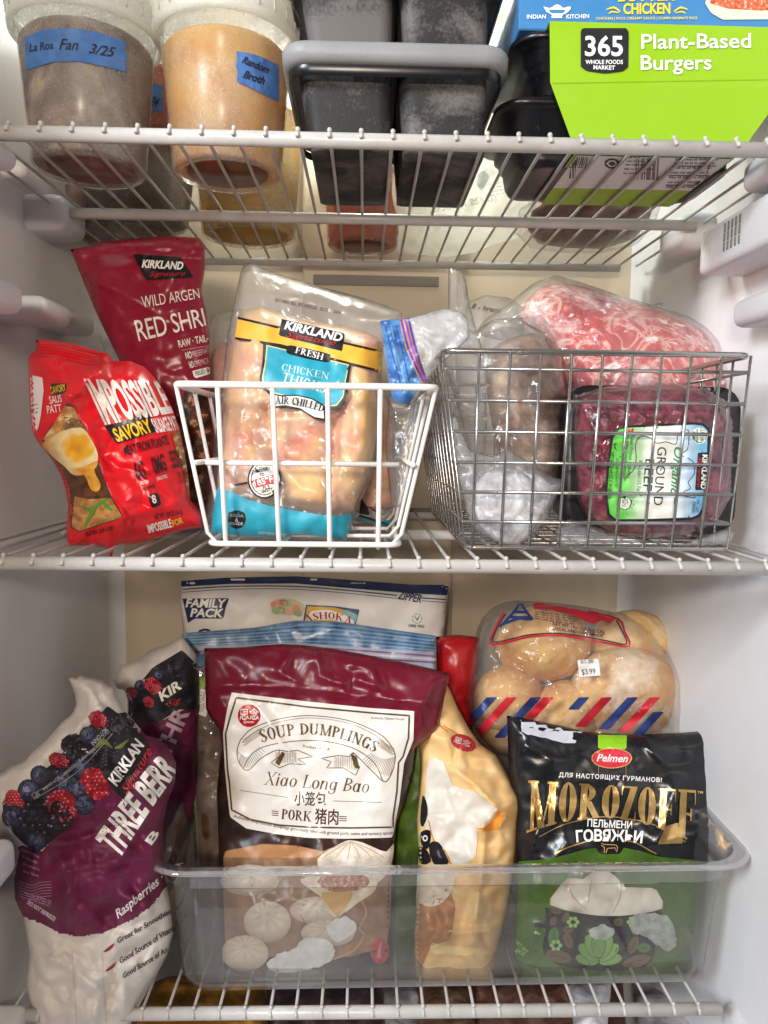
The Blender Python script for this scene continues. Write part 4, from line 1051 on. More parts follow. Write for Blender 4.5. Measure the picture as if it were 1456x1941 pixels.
serif(k, 'CHICKEN', q4(602, 598), q4(842, 645), 13, C('bfe3dc'), t=.16, lay=5)
serif(k, 'THIGHS', q4(604, 655), q4(825, 715), 18, C('d6ece4'), t=.19, lay=5)
poly(k, z4((540, 712), (600, 725), (680, 722), (760, 740), (822, 775), (828, 855), (770, 845), (700, 800), (620, 785), (538, 795), (556, 755)), BK, 5)
poly(k, z4((552, 722), (600, 732), (680, 729), (760, 747), (815, 780), (820, 845), (770, 836), (700, 792), (620, 776), (550, 785), (566, 755)), C('eee9e0'), 6)
serif(k, 'AIR-CHILLED', q4(572, 768), q4(812, 812), 14, BK, t=.2, lay=8, arc=4)
cx, cy = q4(515, 1155)
ell(k, cx, cy, 32, 37, BK, 1); ell(k, cx, cy, 29, 34, C('f0ece4'), 2); ell(k, cx, cy, 26, 31, BK, 3); ell(k, cx, cy, 24.5, 29.5, C('efe9e0'), 4)
line(k, [q4(362, 1185), q4(430, 1172)], 3.5, BK, 1)
text(k, 'COOK', q4(488, 1108), q4(535, 1104), 5.5, BK, .02, lay=6); text(k, 'THOROUGHLY', q4(455, 1126), q4(545, 1108), 6, BK, .02, lay=6); text(k, 'TO', q4(492, 1140), q4(515, 1136), 5.5, BK, .02, lay=6)
poly(k, z4((458, 1158), (570, 1128), (572, 1172), (466, 1200)), C('d23a46'), 5); text(k, '185°F', q4(468, 1192), q4(562, 1166), 11, WH, .02, lay=7)
text(k, 'FOR', q4(510, 1205), q4(545, 1198), 5.5, BK, .02, lay=6); text(k, 'SAFETY', q4(502, 1226), q4(560, 1212), 6, BK, .02, lay=6)
poly(k, z4((274, 1200), (340, 1215), (420, 1255), (520, 1285), (640, 1310), (760, 1330), (880, 1345), (968, 1330), (944, 1475), (850, 1450), (700, 1432), (560, 1450), (400, 1440), (240, 1425), (255, 1310)), TQ, 1, s=6)
poly(k, z4((332, 1325), (372, 1312), (415, 1325), (422, 1365), (405, 1400), (372, 1410), (338, 1395), (325, 1360)), BK, 2, s=5)
text(k, 'USDA', q4(342, 1345), q4(410, 1350), 5, C('9fb4b8'), .01, lay=4); text(k, 'A', q4(364, 1374), q4(382, 1374), 8, C('d0dcdc'), .03, lay=4); text(k, 'GRADE', q4(336, 1388), q4(406, 1390), 5, C('b8c4c4'), .02, lay=4)
text(k, 'KEEP REFRIGERATED', q4(485, 1435), q4(640, 1450), 5.5, C('c8e0e4'), .0, lay=3)
text(k, '50710403 SELL BY: 04/02/25   02:03  P48304', q4(568, 246), q4(905, 312), 6.5, C('1c1a1a'), .01, lay=2)
k.b = k0
film.b.build('clear_film', M['clear_soft'], ck)
pb_.build('printed_label', M['print'], ck)
# other packs in the white basket
b_ = Bag(z4((228, 560), (260, 490), (320, 450), (400, 420), (430, 700), (420, 1000), (300, 1050), (240, 1000), (250, 760)), (.625, .60), .02, 50, .02, 7, amp=.004, scale=30, crink=.006, cscale=35, seed=12)
b_.fill((1, 1, 1)); p2 = thing('meat_pack', b_.base(), 'brownish pink meat pack behind the left edge of the chicken thigh pack', 'meat pack')
b_.b.build('pink_meat', M['pink_meat'], p2)
b_ = Bag(z4((225, 400), (245, 320), (330, 295), (400, 280), (440, 700), (420, 1060), (280, 1080), (225, 1000), (225, 700)), (.620, .598), .024, 45, .02, 7, amp=.003, crink=.006, cscale=35, seed=13)
b_.fill((1, 1, 1)); b_.b.build('clear_wrap', M['clear'], p2)
b_ = Bag(z4((1040, 700), (1120, 720), (1170, 820), (1185, 920), (1165, 1030), (1190, 1150), (1195, 1290), (1120, 1310), (1000, 1330), (960, 1300), (980, 900)), (.628, .600), .02, 50, .02, 7, amp=.004, scale=30, crink=.006, seed=14)
b_.fill((1, 1, 1)); p3 = thing('meat_pack', b_.base(), 'tan chicken pack behind the right edge of the chicken thigh pack', 'meat pack')
b_.b.build('tan_meat', M['chicken'], p3)
b_ = Bag(z4((1030, 680), (1130, 690), (1185, 820), (1195, 930), (1180, 1030), (1210, 1180), (1215, 1330), (1180, 1410), (1080, 1400), (980, 1370), (950, 1300), (970, 900)), (.622, .596), .026, 45, .02, 7, amp=.003, crink=.008, cscale=35, seed=15)
b_.fill((1, 1, 1)); b_.b.build('clear_wrap', M['clear'], p3)
pb2 = MB(); k0 = b_.b; b_.b = pb2
poly(b_, z4((985, 1360), (1060, 1375), (1130, 1400), (1180, 1405), (1182, 1360), (1100, 1370), (1000, 1340)), TQ, 1); line(b_, z4((1000, 1340), (1080, 1365), (1150, 1390)), 4, BK, 2)
line(b_, z4((1020, 1290), (1060, 1300), (1100, 1330)), 2.5, BK, 2); poly(b_, z4((1010, 1250), (1045, 1300), (1055, 1340), (1000, 1330)), BK, 1)
b_.b = k0; pb2.build('printed_label', M['print'], p3)
# ---- zip bag hanging over the basket corner
zb_ = Bag([(720, 608), (775, 602), (812, 592), (845, 585), (872, 590), (888, 605), (890, 640), (862, 668), (835, 690), (810, 722), (790, 760), (768, 772), (745, 762), (735, 715)], (.505, .497), .009, 45, .009, 6, amp=.004, scale=38, crink=.014, cscale=40, seed=16, edge=.003)
zb_.fill((1, 1, 1))
zp = thing('zip_bag', zb_.base(), 'clear zip bag with a blue and purple closure hanging between the two baskets', 'plastic bag')
zb_.b.build('bag_film', M['clear_milky'], zp)
pb3 = MB(); zb_.b = pb3
poly(zb_, [(721, 609), (756, 605), (768, 660), (797, 726), (775, 768), (745, 760), (736, 712)], C('3f6fae'), 1, colfn=nc('2f5a9c', '5f92c8', 20, 2))
for i, (c_, w_) in enumerate((('2c5596', 2), ('6ea3d4', 2), ('28508e', 2))):
    line(zb_, [(728 + i * 11, 608), (744 + i * 10, 672), (764 + i * 8, 742)], w_, C(c_), 2, smooth=4)
for x0, x1, x2, c_ in ((760, 774, 802, '8a2f8c'), (768, 782, 806, 'a24fa2'), (774, 788, 808, '5d3a9a')):
    line(zb_, [(x0, 603), (x1, 660), (x2, 722)], 4, C(c_), 2, smooth=4)
pb3.build('zip_strip', M['print_gloss'], zp)
zb4 = Bag([(738, 735), (770, 770), (800, 745), (812, 760), (800, 880), (780, 960), (742, 960), (730, 850)], (.56, .55), .01, 40, .01, 8, amp=.003, crink=.005, seed=17); zb4.fill((1, 1, 1)); zb4.b.build('bag_body', M['clear'], zp)

# ---- contents of the steel basket
def z5(*p): return [(780 + x / 2.154, 480 + y / 2.154) for x, y in p]
def q5(x, y): return (780 + x / 2.154, 480 + y / 2.154)
def pack(meat, mmat, mname, filmo, label, Y, Yf, bul, fmat='clear', cat='meat pack', name='meat_pack', **kw):
    b_ = Bag(meat, Y, bul, kw.get('rad', 70), kw.get('back', .03), 7, amp=kw.get('amp', .004), scale=40, crink=kw.get('mc', .003), bumps=kw.get('bumps', ()), ridges=kw.get('ridges', ()), seed=kw.get('seed', 1), smooth=2)
    b_.fill((1, 1, 1)); t = thing(name, b_.base(), label, cat)
    b_.b.build(mname, M[mmat], t)
    f_ = Bag(filmo, Yf, bul + .004, kw.get('rad', 70), kw.get('back', .03), 7, amp=.003, crink=kw.get('fc', .008), cscale=kw.get('fcs', 50), seed=kw.get('seed', 1) + .5, edge=.004, ridges=kw.get('fr', ()))
    f_.fill((1, 1, 1)); f_.b.build('clear_film', M[fmat], t)
    return t, b_, f_
pack(z5((330, 390), (400, 350), (500, 325), (580, 360), (620, 450), (632, 600), (632, 850), (600, 960), (480, 1000), (380, 900), (330, 700), (300, 500)), 'roast', 'frozen_roast',
     z5((90, 240), (260, 320), (330, 270), (450, 260), (570, 320), (620, 420), (645, 600), (640, 900), (560, 1020), (380, 1040), (260, 900), (180, 600), (120, 420)),
     'grey brown frozen roast in a clear bag, upright at the left of the steel basket', .560, .556, .035, seed=21, rad=60)
pack(z5((440, 260), (500, 160), (600, 120), (760, 150), (920, 200), (1080, 260), (1200, 320), (1270, 400), (1320, 470), (1335, 560), (1200, 640), (900, 650), (640, 600), (600, 440), (520, 330)), 'red_beef', 'red_beef',
     z5((255, 330), (300, 270), (400, 200), (500, 120), (590, 88), (700, 120), (860, 175), (1000, 215), (1140, 260), (1260, 340), (1285, 400), (1340, 480), (1345, 600), (1200, 680), (900, 680), (620, 640), (500, 480), (380, 360)),
     'big bright red vacuum packed beef block, topmost in the steel basket', (.64, .60), (.632, .592), .045, seed=23, rad=90, fr=[(z5((255, 330), (500, 230), (700, 190)), .006, 10), (z5((400, 200), (560, 200)), .006, 8)])
pack(z5((250, 980), (300, 900), (390, 880), (490, 900), (570, 940), (560, 1020), (500, 1120), (440, 1185), (370, 1180), (280, 1110)), 'snow', 'frosted_portion',
     z5((170, 640), (240, 800), (330, 830), (400, 800), (520, 880), (628, 932), (590, 1000), (560, 1080), (500, 1150), (440, 1195), (360, 1190), (240, 1120), (200, 960), (150, 800)),
     'small white frosted portion in crumpled clear film at the bottom of the steel basket', (.515, .494), (.512, .490), .010, seed=25, rad=50, back=.010, amp=.008, mc=.016, fc=.020, fcs=30, fmat='clear_soft', bumps=[(935, 920, 20, 20, .005)])
# tall soft bags at the left end of the steel basket
b_ = Bag(z5((150, 62), (178, 66), (205, 80), (222, 108), (236, 200), (262, 300), (300, 420), (310, 700), (280, 1050), (180, 1000), (140, 700), (110, 420), (140, 330), (150, 200)), (.60, .55), .012, 40, .012, 8, amp=.004, crink=.008, cscale=45, seed=27, edge=.006)
b_.fill((1, 1, 1)); tag(b_.b.build('plastic_bag', M['clear_soft']), 'tall empty looking clear bag rising above the left end of the steel basket', 'plastic bag')
b_ = Bag(z5((228, 200), (300, 170), (400, 180), (470, 230), (440, 420), (250, 420), (215, 300)), (.705, .70), .015, 45, .015, 8, amp=.003, crink=.006, seed=28)
b_.fill(C('cfc9bd'))
text(b_, '8 - hrens', q5(245, 225), q5(365, 245), 10, C('20223a'), .0, .3, lay=3)
tag(b_.b.build('freezer_bag', M['print_matt']), 'cream freezer bag with handwriting at the back of the steel basket', 'plastic bag')
b_ = Bag(z5((880, 210), (960, 215), (1040, 195), (1100, 240), (1130, 330), (900, 330)), (.715, .71), .012, 40, .012, 8, amp=.003, crink=.010, cscale=30, seed=29)
b_.fill((1, 1, 1)); tag(b_.b.build('plastic_bag', M['frosty']), 'small crumpled frosted bag peeping out behind the red beef block', 'plastic bag')

# ---- ground beef on a black tray, on its side
trY = .512
gb_ = thing('beef_tray', onZ(1220, 1005, Z2 + .006), 'black tray of dark ground beef with green and blue label, upright in the steel basket', 'meat pack')
b = MB(); L = []
for e, dy in ((.004, .045), (.002, .045), (.0, .004), (-.002, .002), (-.002, .0), (.004, -.001)):
    a, c = P(1078, 735, trY), P(1386, 1008, trY)
    L.append([Vector((x, trY + dy, z)) for x, z in rrect((a.x + c.x) / 2, (a.z + c.z) / 2, (c.x - a.x) / 2 - e, (a.z - c.z) / 2 - e, .016)])
loft(b, L, cap0=True, cap1=True); b.build('tray', M['black_plastic'], gb_)
me_ = Bag(z5((672, 610), (700, 580), (770, 558), (900, 540), (1100, 537), (1200, 556), (1290, 610), (1315, 700), (1312, 850), (1305, 990), (1250, 1090), (1130, 1148), (950, 1160), (830, 1140), (730, 1090), (682, 1000), (665, 800)), .512, .024, 70, .002, 7,
          ridges=[(z5((1200, 560), (1230, 700), (1290, 760)), -.003, 7), (z5((690, 640), (760, 720), (720, 900)), .003, 8)], bumps=[(1230, 890, 90, 70, -.004)], amp=.002, scale=25, crink=.003, cscale=40, seed=31, smooth=2)
me_.fill((1, 1, 1)); me_.b.build('ground_beef', M['ground_beef'], gb_)
f_ = Bag(z5((650, 570), (760, 545), (900, 532), (1100, 530), (1220, 545), (1305, 600), (1325, 700), (1322, 850), (1315, 1000), (1260, 1105), (1140, 1160), (950, 1172), (820, 1152), (715, 1100), (668, 1010), (650, 800)), .510, .0245, 70, .002, 7, amp=.0012, scale=30, crink=.004, cscale=40, seed=32)
f_.fill((1, 1, 1)); f_.b.build('clear_film', M['tight'], gb_)
lb = MB(); k = f_; k0 = k.b; k.b = lb
lab = z5((815, 745), (840, 712), (880, 703), (1150, 690), (1195, 694), (1220, 720), (1216, 850), (1198, 1040), (1180, 1075), (1150, 1088), (960, 1095), (830, 1096), (800, 1070), (790, 980), (800, 850))
poly(k, lab, BK, 1, s=6)
def labcol(x, y):
    u = (x - 1155) / (1345 - 1155) + (y - 890) * .0002
    g, wh, bl = C('62c64a'), C('eeeee6'), C('6fb2dc')
    if u < .16: return g
    if u < .42: return mixc(g, wh, (u - .16) / .26)
    if u < .62: return wh
    return mixc(wh, bl, min(1, (u - .62) / .3))
lab2 = z5((825, 750), (846, 722), (880, 713), (1150, 700), (1190, 704), (1210, 724), (1206, 850), (1188, 1035), (1172, 1066), (1148, 1078), (960, 1085), (836, 1086), (810, 1064), (800, 980), (810, 850))
poly(k, lab2, WH, 2, s=5, colfn=labcol)
text(k, 'GROUND', q5(1006, 790), q5(988, 1028), 17, C('222222'), .0, lay=4)
text(k, 'BEEF', q5(956, 840), q5(945, 968), 17, C('222222'), .0, lay=4)
text(k, 'Organic', q5(1075, 790), q5(1058, 985), 15, C('2f8a3a'), .015, .3, lay=4)
text(k, '85% Lean/15% Fat', q5(930, 845), q5(920, 972), 7, C('222222'), .0, lay=4)
text(k, 'Raised Without Antibiotics', q5(896, 742), q5(880, 918), 7.5, C('222222'), .0, lay=4)
text(k, 'No Added Growth Hormones', q5(876, 742), q5(862, 920), 7.5, C('222222'), .0, lay=4)
text(k, 'KEEP REFRIGERATED', q5(836, 838), q5(832, 956), 5, C('1c4a14'), .0, lay=4)
text(k, 'NET WT 21.44 OZ (1.34 LB) 610g', q5(813, 812), q5(802, 1005), 6.5, C('163a10'), .015, lay=4)
text(k, 'ITM. / ART.', q5(1164, 1004), q5(1158, 1060), 6, C('222244'), .0, lay=4); text(k, '598881', q5(1148, 1014), q5(1144, 1060), 6, C('222244'), .0, lay=4)
poly(k, z5((1170, 815), (1212, 812), (1200, 965), (1158, 968)), BK, 4)
text(k, 'KIRKLAND', q5(1190, 822), q5(1182, 962), 9, WH, .03, lay=6); text(k, 'Signature', q5(1174, 830), q5(1166, 955), 6, C('c8242e'), 0, .4, lay=6)
cx, cy = q5(1176, 745); ell(k, cx, cy, 16, 16, C('f4f4f0'), 4); ell(k, cx, cy, 14.5, 14.5, C('2f7d3a'), 5); poly(k, [(cx - 3, cy - 14), (cx + 12, cy - 9), (cx + 12, cy + 9), (cx - 3, cy + 14)], C('f0f0ea'), 6, s=6)
text(k, 'USDA', (cx + 2, cy - 11), (cx + 2, cy + 11), 7, C('2f7d3a'), .02, lay=8); text(k, 'ORGANIC', (cx - 9, cy - 10), (cx - 9, cy + 10), 5, C('f0f0ea'), .02, lay=8)
cx, cy = q5(872, 1020); ell(k, cx, cy, 13, 13, C('333333'), 3); ell(k, cx, cy, 12, 12, C('e8efe0'), 4); [smallprint(k, (cx - 5 + i * 4, cy - 8), (cx - 5 + i * 4, cy + 8), 3, C('333333'), 120 + i, 6) for i in range(3)]
# line drawing of a cow along the label
line(k, z5((990, 745), (1000, 775), (1040, 770), (1080, 780), (1090, 740), (1130, 722), (1128, 800), (1095, 820), (1150, 850), (1155, 900), (1130, 935), (1140, 960), (1110, 975), (1150, 985), (1155, 1000), (1110, 990), (1075, 1000), (1080, 1060)), 1.6, C('2c2c2c'), 3, smooth=3)
line(k, z5((985, 760), (940, 745), (915, 780), (918, 830), (910, 880), (880, 910), (870, 930)), 1.6, C('2c2c2c'), 3, smooth=3)
for dy in (0, 10): ell(k, *q5(888 + dy * 1.4, 727 - dy * .3), 2.6, 5, C('c8242e'), 4, 20)
k.b = k0; lb.build('printed_label', M['paper'], gb_)
# flat clear vacuum film under the tray
b_ = Bag(z5((585, 1130), (640, 1085), (760, 1120), (950, 1175), (1150, 1170), (1290, 1120), (1322, 1140), (1300, 1190), (1000, 1198), (640, 1196), (590, 1180)), (.50, .482), .006, 18, .006, 7, amp=.002, crink=.006, cscale=35, seed=33)
b_.fill((1, 1, 1)); tag(b_.b.build('vacuum_bag', M['clear_soft']), 'flat clear vacuum bag lying under the ground beef tray in the steel basket', 'plastic bag')
# ------------------------------------------------------------------ bottom shelf
def z1(*p): return [(x / 2.2028, 1060 + y / 2.2028) for x, y in p]
def q1(x, y): return (x / 2.2028, 1060 + y / 2.2028)
def z2(*p): return [(310 + x / 2.554, 1070 + y / 2.554) for x, y in p]
def q2(x, y): return (310 + x / 2.554, 1070 + y / 2.554)
def zp4(*p): return [(780 + x / 2.154, 1090 + y / 2.154) for x, y in p]
def qp4(x, y): return (780 + x / 2.154, 1090 + y / 2.154)
def zlo(*p): return [(780 + x / 2.154, 1560 + y / 2.154) for x, y in p]
def zl(*p): return [(260 + x / 2.348, 1560 + y / 2.348) for x, y in p]
PLUM = '5e1238'
def blueberry(k, cx, cy, r, lay=2, seed=1):
    for f, c_ in ((1, '23263a'), (.86, '343852'), (.66, '4c5270'), (.4, '6a7090')):
        ell(k, cx - (1 - f) * r * .25, cy - (1 - f) * r * .3, r * f, r * f, C(c_), lay); lay += .15
    ell(k, cx + r * .1, cy + r * .05, r * .25, r * .2, C('1b1c2c'), lay)
def drupes(k, cx, cy, rx, ry, ang, cols, r, lay=2, seed=1):
    rr = random.Random(seed); ca, sa = math.cos(R_(ang)), math.sin(R_(ang))
    ell(k, cx, cy, rx, ry, C(cols[0]), lay, ang)
    y = -ry
    row = 0
    while y < ry:
        x = -rx + (row % 2) * r
        while x < rx:
            if (x / rx) ** 2 + (y / ry) ** 2 < .95:
                px, py = cx + x * ca - y * sa, cy + x * sa + y * ca
                c_ = mixc(C(cols[1]), C(cols[2]), rr.random() * .8)
                ell(k, px, py, r * .95, r * .95, c_, lay + .3, n=8); ell(k, px - r * .25, py - r * .3, r * .36, r * .32, C(cols[3]), lay + .5, n=6)
            x += r * 1.9
        y += r * 1.65; row += 1
BLACK_B = ('141016', '1d1720', '332a38', '6d6474'); RASP = ('8c1220', 'a81a2c', 'd04450', 'ec9a9a')
def berries(k, items):
    for i, (kind, x, y, r, *o) in enumerate(items):
        if kind == 'b': blueberry(k, x, y, r, 2 + i * .3)
        elif kind == 'k': drupes(k, x, y, r, r * (o[0] if o else .8), o[1] if len(o) > 1 else -25, BLACK_B, max(2.4, r * .15), 2 + i * .3, i)
        else: drupes(k, x, y, r, r * (o[0] if o else .8), o[1] if len(o) > 1 else 40, RASP, max(2.2, r * .14), 2 + i * .3, i)
WB = C('d8d1ca')
# ---- berry bag in front, left of the pan
bo = z1((292, 512), (284, 500), (300, 488), (318, 494), (338, 482), (352, 488), (376, 492), (404, 500), (430, 506), (452, 524), (474, 536), (486, 566), (504, 600), (528, 640), (570, 690), (610, 735), (655, 745), (700, 780), (735, 850), (732, 930), (700, 1010), (680, 1120), (680, 1250), (690, 1340), (712, 1450), (722, 1560), (700, 1650), (640, 1760), (590, 1850), (545, 1941), (500, 2060), (170, 2060), (140, 1941), (105, 1780), (124, 1650), (100, 1500), (62, 1420), (60, 1330), (82, 1220), (60, 1180), (14, 1100), (-40, 1060), (-60, 960), (0, 898), (48, 862), (100, 838), (150, 790), (196, 752), (252, 686), (304, 640), (318, 606), (314, 570), (300, 538))
fb = Bag(bo, (.520, .512), .040, 110, .015, 6, ridges=[(z1((80, 1220), (300, 1180), (560, 1080)), -.010, 14), (z1((170, 1330), (330, 1290), (600, 1250)), .006, 12), (z1((330, 640), (200, 780), (20, 930)), -.006, 12), (z1((430, 560), (400, 640), (330, 700)), .006, 10), (z1((340, 490), (380, 560), (370, 640), (420, 620)), .008, 6), (z1((400, 505), (420, 580), (480, 640)), -.008, 6), (z1((60, 890), (160, 850), (240, 760)), .006, 7), (z1((130, 820), (200, 830), (300, 720)), -.006, 6), (z1((250, 720), (300, 740), (360, 660)), .006, 6), (z1((130, 1640), (250, 1680), (420, 1800), (380, 1941)), .007, 7), (z1((640, 1600), (500, 1650), (430, 1941)), -.006, 8), (z1((150, 1560), (330, 1700), (300, 1941)), .004, 10), (z1((500, 1700), (380, 1780), (200, 1720)), .005, 12)],
         bumps=[(*q1(330, 1380), 90, 50, .008), (*q1(500, 900), 60, 60, .006)], amp=.005, scale=50, crink=.012, cscale=44, seed=41, edge=.004)
plum = nc('5e1238', '6c1a44', 60, 2)
def zoned(pl, base):
    pl = np.array(pl, float)
    return lambda x, y: C(PLUM) if inside(np.array([[x, y]]), pl)[0] else base
PLZ = z1((170, 1225), (330, 1060), (480, 880), (600, 700), (640, 732), (720, 765), (778, 850), (775, 930), (745, 1010), (716, 1120), (716, 1250), (714, 1330), (640, 1440), (560, 1500), (430, 1560), (330, 1575), (250, 1560), (170, 1520), (90, 1490), (40, 1425), (30, 1340), (55, 1240), (85, 1195))
fb.fill(WB, colfn=zoned(PLZ, WB))
poly(fb, z1((170, 1225), (330, 1060), (480, 880), (600, 700), (640, 742), (700, 775), (738, 850), (735, 930), (705, 1010), (676, 1120), (676, 1250), (694, 1335), (640, 1440), (560, 1500), (430, 1560), (330, 1575), (250, 1560), (170, 1520), (100, 1475), (66, 1415), (62, 1340), (85, 1240), (95, 1195)), C(PLUM), 1, s=6, colfn=plum)
poly(fb, z1((10, 1015), (90, 950), (210, 860), (330, 740), (450, 612), (500, 650), (560, 690), (600, 735), (560, 800), (470, 900), (380, 1010), (280, 1120), (165, 1222), (100, 1190), (60, 1150), (15, 1090)), C('1a1620'), 2, s=6, colfn=nc('15121a', '2c2834', 20, 5))
def Q(*a): return q1(*a)
items = []
for kd, x, y, r, *o in (('r', 410, 670, 36), ('r', 245, 840, 38, .7, 20), ('r', 62, 1010, 44, .75, 60), ('k', 300, 770, 42), ('b', 368, 735, 32), ('k', 500, 690, 56, .7), ('b', 340, 875, 40), ('b', 165, 900, 34), ('k', 420, 830, 46, .8), ('k', 480, 800, 40, .8), ('b', 120, 965, 40), ('b', 270, 940, 44), ('b', 330, 960, 36), ('b', 55, 1075, 42), ('r', 395, 935, 62, .78, 60), ('r', 262, 1030, 62, .85, 50), ('b', 350, 1025, 38), ('b', 150, 1180, 36), ('k', 190, 1080, 100, .68, 0)):
    X, Y_ = Q(x, y); items.append((kd, X, Y_, r / 2.2028 * 1.18, *o))
berries(fb, items)
for pl in (((400, 790), (430, 760), (470, 790)), ((480, 790), (530, 770), (560, 745))): line(fb, z1(*pl), [3, 12, 2], C('6b7a3a'), 9, smooth=3)
# zip line printed across the berries
line(fb, z1((130, 985), (300, 880), (455, 720)), 1.3, C('8d8890'), 10, smooth=3); line(fb, z1((140, 1003), (320, 890), (470, 728)), 1.3, C('8d8890'), 10, smooth=3)
text(fb, 'INNO-LOK Resealable / Refermable', q1(185, 968), q1(400, 795), 6, C('a9a4a8'), .01, lay=10); text(fb, 'INNO-LOK', q1(390, 780), q1(455, 712), 8, C('a9a4a8'), .02, .2, lay=10)
ell(fb, *q1(150, 985), 9, 7, C('77727a'), 10); ell(fb, *q1(150, 985), 6, 4.5, C('22202a'), 10.5)
ell(fb, *q1(495, 690), 18, 12, C('4b4650'), 9, -40); ell(fb, *q1(495, 690), 16, 10, C('16131a'), 9.4, -40)
poly(fb, z1((425, 895), (500, 800), (570, 715), (600, 740), (625, 790), (600, 860), (515, 1005), (470, 960)), BK, 11)
text(fb, 'KIRKLAN', q1(486, 950), q1(606, 772), 21, WH, .035, .2, lay=13)
text(fb, 'Signature', q1(530, 982), q1(640, 800), 16, C('cc2a30'), 0, .5, lay=13)
text(fb, 'THREE BERR', q1(496, 1246), q1(742, 880), 56, WH, .04, .1, lay=4, h1=44, lean=(-.74, -.66), arc=3)
text(fb, 'B', q1(632, 1195), q1(668, 1145), 15, WH, .03, lay=4)
text(fb, 'Raspberries ·', q1(492, 1502), q1(684, 1342), 17, C('e8dfe0'), .02, lay=4, lean=(-.25, -.97))
for i, s_ in enumerate(('original container', '2 minutes -', 'the microwave', 'may have')):
    text(fb, s_, q1(88 + i * 2, 1215 + i * 30), q1(166 - i * 2, 1250 + i * 26), 5.5, C('c79ab0'), 0, .1, lay=4)
for i in range(6):
    line(fb, z1((78, 1345 + i * 12), (130, 1362 + i * 12), (170, 1350 + i * 12), (215, 1346 + i * 12)), .9, C('b98aa4'), 4, smooth=3)
for i in range(3): smallprint(fb, q1(100 + i * 10, 1395 + i * 12), q1(216, 1432 + i * 12), 3, C('b98aa4'), 130 + i, 4)
text(fb, 'DO NOT REFREEZE', q1(112, 1438), q1(226, 1512), 7.5, C('e6dce0'), .015, lay=4)
DK = C('33333f')
text(fb, 'Great for Smoothies', q1(492, 1606), q1(716, 1478), 10, DK, .02, lay=3, lean=(-.2, -.98))
text(fb, 'Good Source of Vitam', q1(502, 1690), q1(724, 1552), 10.5, DK, .02, lay=3, lean=(-.2, -.98))
text(fb, 'Good Source of An', q1(515, 1752), q1(700, 1640), 10, DK, .02, lay=3, lean=(-.2, -.98))
for x, y in ((430, 1640), (438, 1720)): poly(fb, z1((x, y), (x + 22, y - 20), (x + 50, y - 40), (x + 36, y - 12), (x + 10, y + 2)), C('8a2434'), 3, s=5)
for x in (300, 425): line(fb, z1((x, 1640), (x + 8, 1760), (x + 20, 1941)), .7, C('b9b2ac'), 1, smooth=3)
tag(fb.b.build('berry_bag', M['print_matt']), 'slumped white and plum berry bag in front, pressed against the left end of the pan', 'frozen bag')
# ---- second berry bag behind
b2 = Bag([(215, 1292), (222, 1275), (232, 1260), (262, 1250), (285, 1232), (318, 1222), (345, 1205), (372, 1240), (380, 1300), (375, 1500), (352, 1640), (250, 1640), (236, 1500), (240, 1400), (243, 1330), (236, 1308), (222, 1306)], (.625, .60), .03, 60, .03, 7, amp=.004, scale=40, crink=.008, cscale=40, seed=44, edge=.005, ridges=[([(300, 1228), (270, 1290), (240, 1340)], .006, 9)])
b2.fill(WB, colfn=zoned([(225, 1366), (300, 1370), (400, 1330), (400, 1500), (375, 1650), (232, 1650), (220, 1500)], WB))
poly(b2, [(240, 1312), (262, 1298), (290, 1265), (345, 1232), (376, 1262), (378, 1320), (300, 1370), (243, 1366)], C('1a1620'), 1, colfn=nc('15121a', '2c2834', 20, 5))
berries(b2, [('r', 250, 1312, 12), ('b', 266, 1300, 12), ('r', 290, 1300, 18), ('k', 258, 1338, 18), ('k', 335, 1258, 16), ('b', 300, 1280, 10), ('k', 318, 1268, 14), ('r', 282, 1330, 12)])
poly(b2, [(300, 1320), (332, 1285), (374, 1270), (378, 1345), (330, 1345)], BK, 6)
text(b2, 'KIR', (306, 1330), (345, 1304), 17, WH, .035, .2, lay=8); text(b2, 'Sig', (318, 1340), (345, 1330), 10, C('cc2a30'), 0, .5, lay=8)
poly(b2, [(243, 1366), (300, 1370), (378, 1330), (378, 1500), (355, 1636), (252, 1636), (238, 1500)], C(PLUM), 1, colfn=plum)
text(b2, 'THR', (318, 1440), (360, 1350), 30, C('b8a0ac'), .03, lay=3)
tag(b2.b.build('berry_bag', M['print_matt']), 'second berry bag, mostly hidden behind the front berry bag and the pouches', 'frozen bag')

# ---- things standing in the pan, front to back
# soup dumpling pouch
so = z2((198, 405), (290, 404), (380, 400), (560, 385), (660, 388), (760, 400), (950, 430), (1150, 470), (1300, 505), (1385, 527), (1380, 570), (1360, 640), (1350, 700), (1335, 775), (1300, 830), (1218, 890), (1204, 1000), (1165, 1150), (1128, 1250), (1120, 1330), (1112, 1450), (1108, 1700), (1100, 1960), (1020, 1998), (400, 1998), (290, 1960), (272, 1700), (268, 1420), (262, 1200), (258, 1100), (272, 950), (286, 880), (270, 800), (226, 740), (205, 700), (202, 560))
soY = (.600, .540)
sp_ = Bag(so, soY, .013, 80, .012, 6, ridges=[(z2((215, 580), (600, 590), (1000, 640), (1350, 680)), .003, 6), (z2((620, 420), (560, 520), (640, 560)), .005, 9), (z2((740, 430), (760, 540), (870, 580)), .006, 9), (z2((910, 480), (1000, 500), (1040, 590), (950, 560)), .005, 8), (z2((230, 600), (300, 700), (280, 860)), .005, 9), (z2((1310, 560), (1240, 700), (1230, 880)), .005, 9), (z2((470, 690), (560, 850), (680, 1020)), .0035, 4)],
            bumps=[(*q2(700, 1650), 130, 60, .010)], amp=.002, scale=50, crink=.0025, cscale=45, seed=51, edge=.002)
sp_.fill(C('6e0f26'), colfn=lambda x, y: C('6e0f26') if y < 1426 else C('2b1713'))
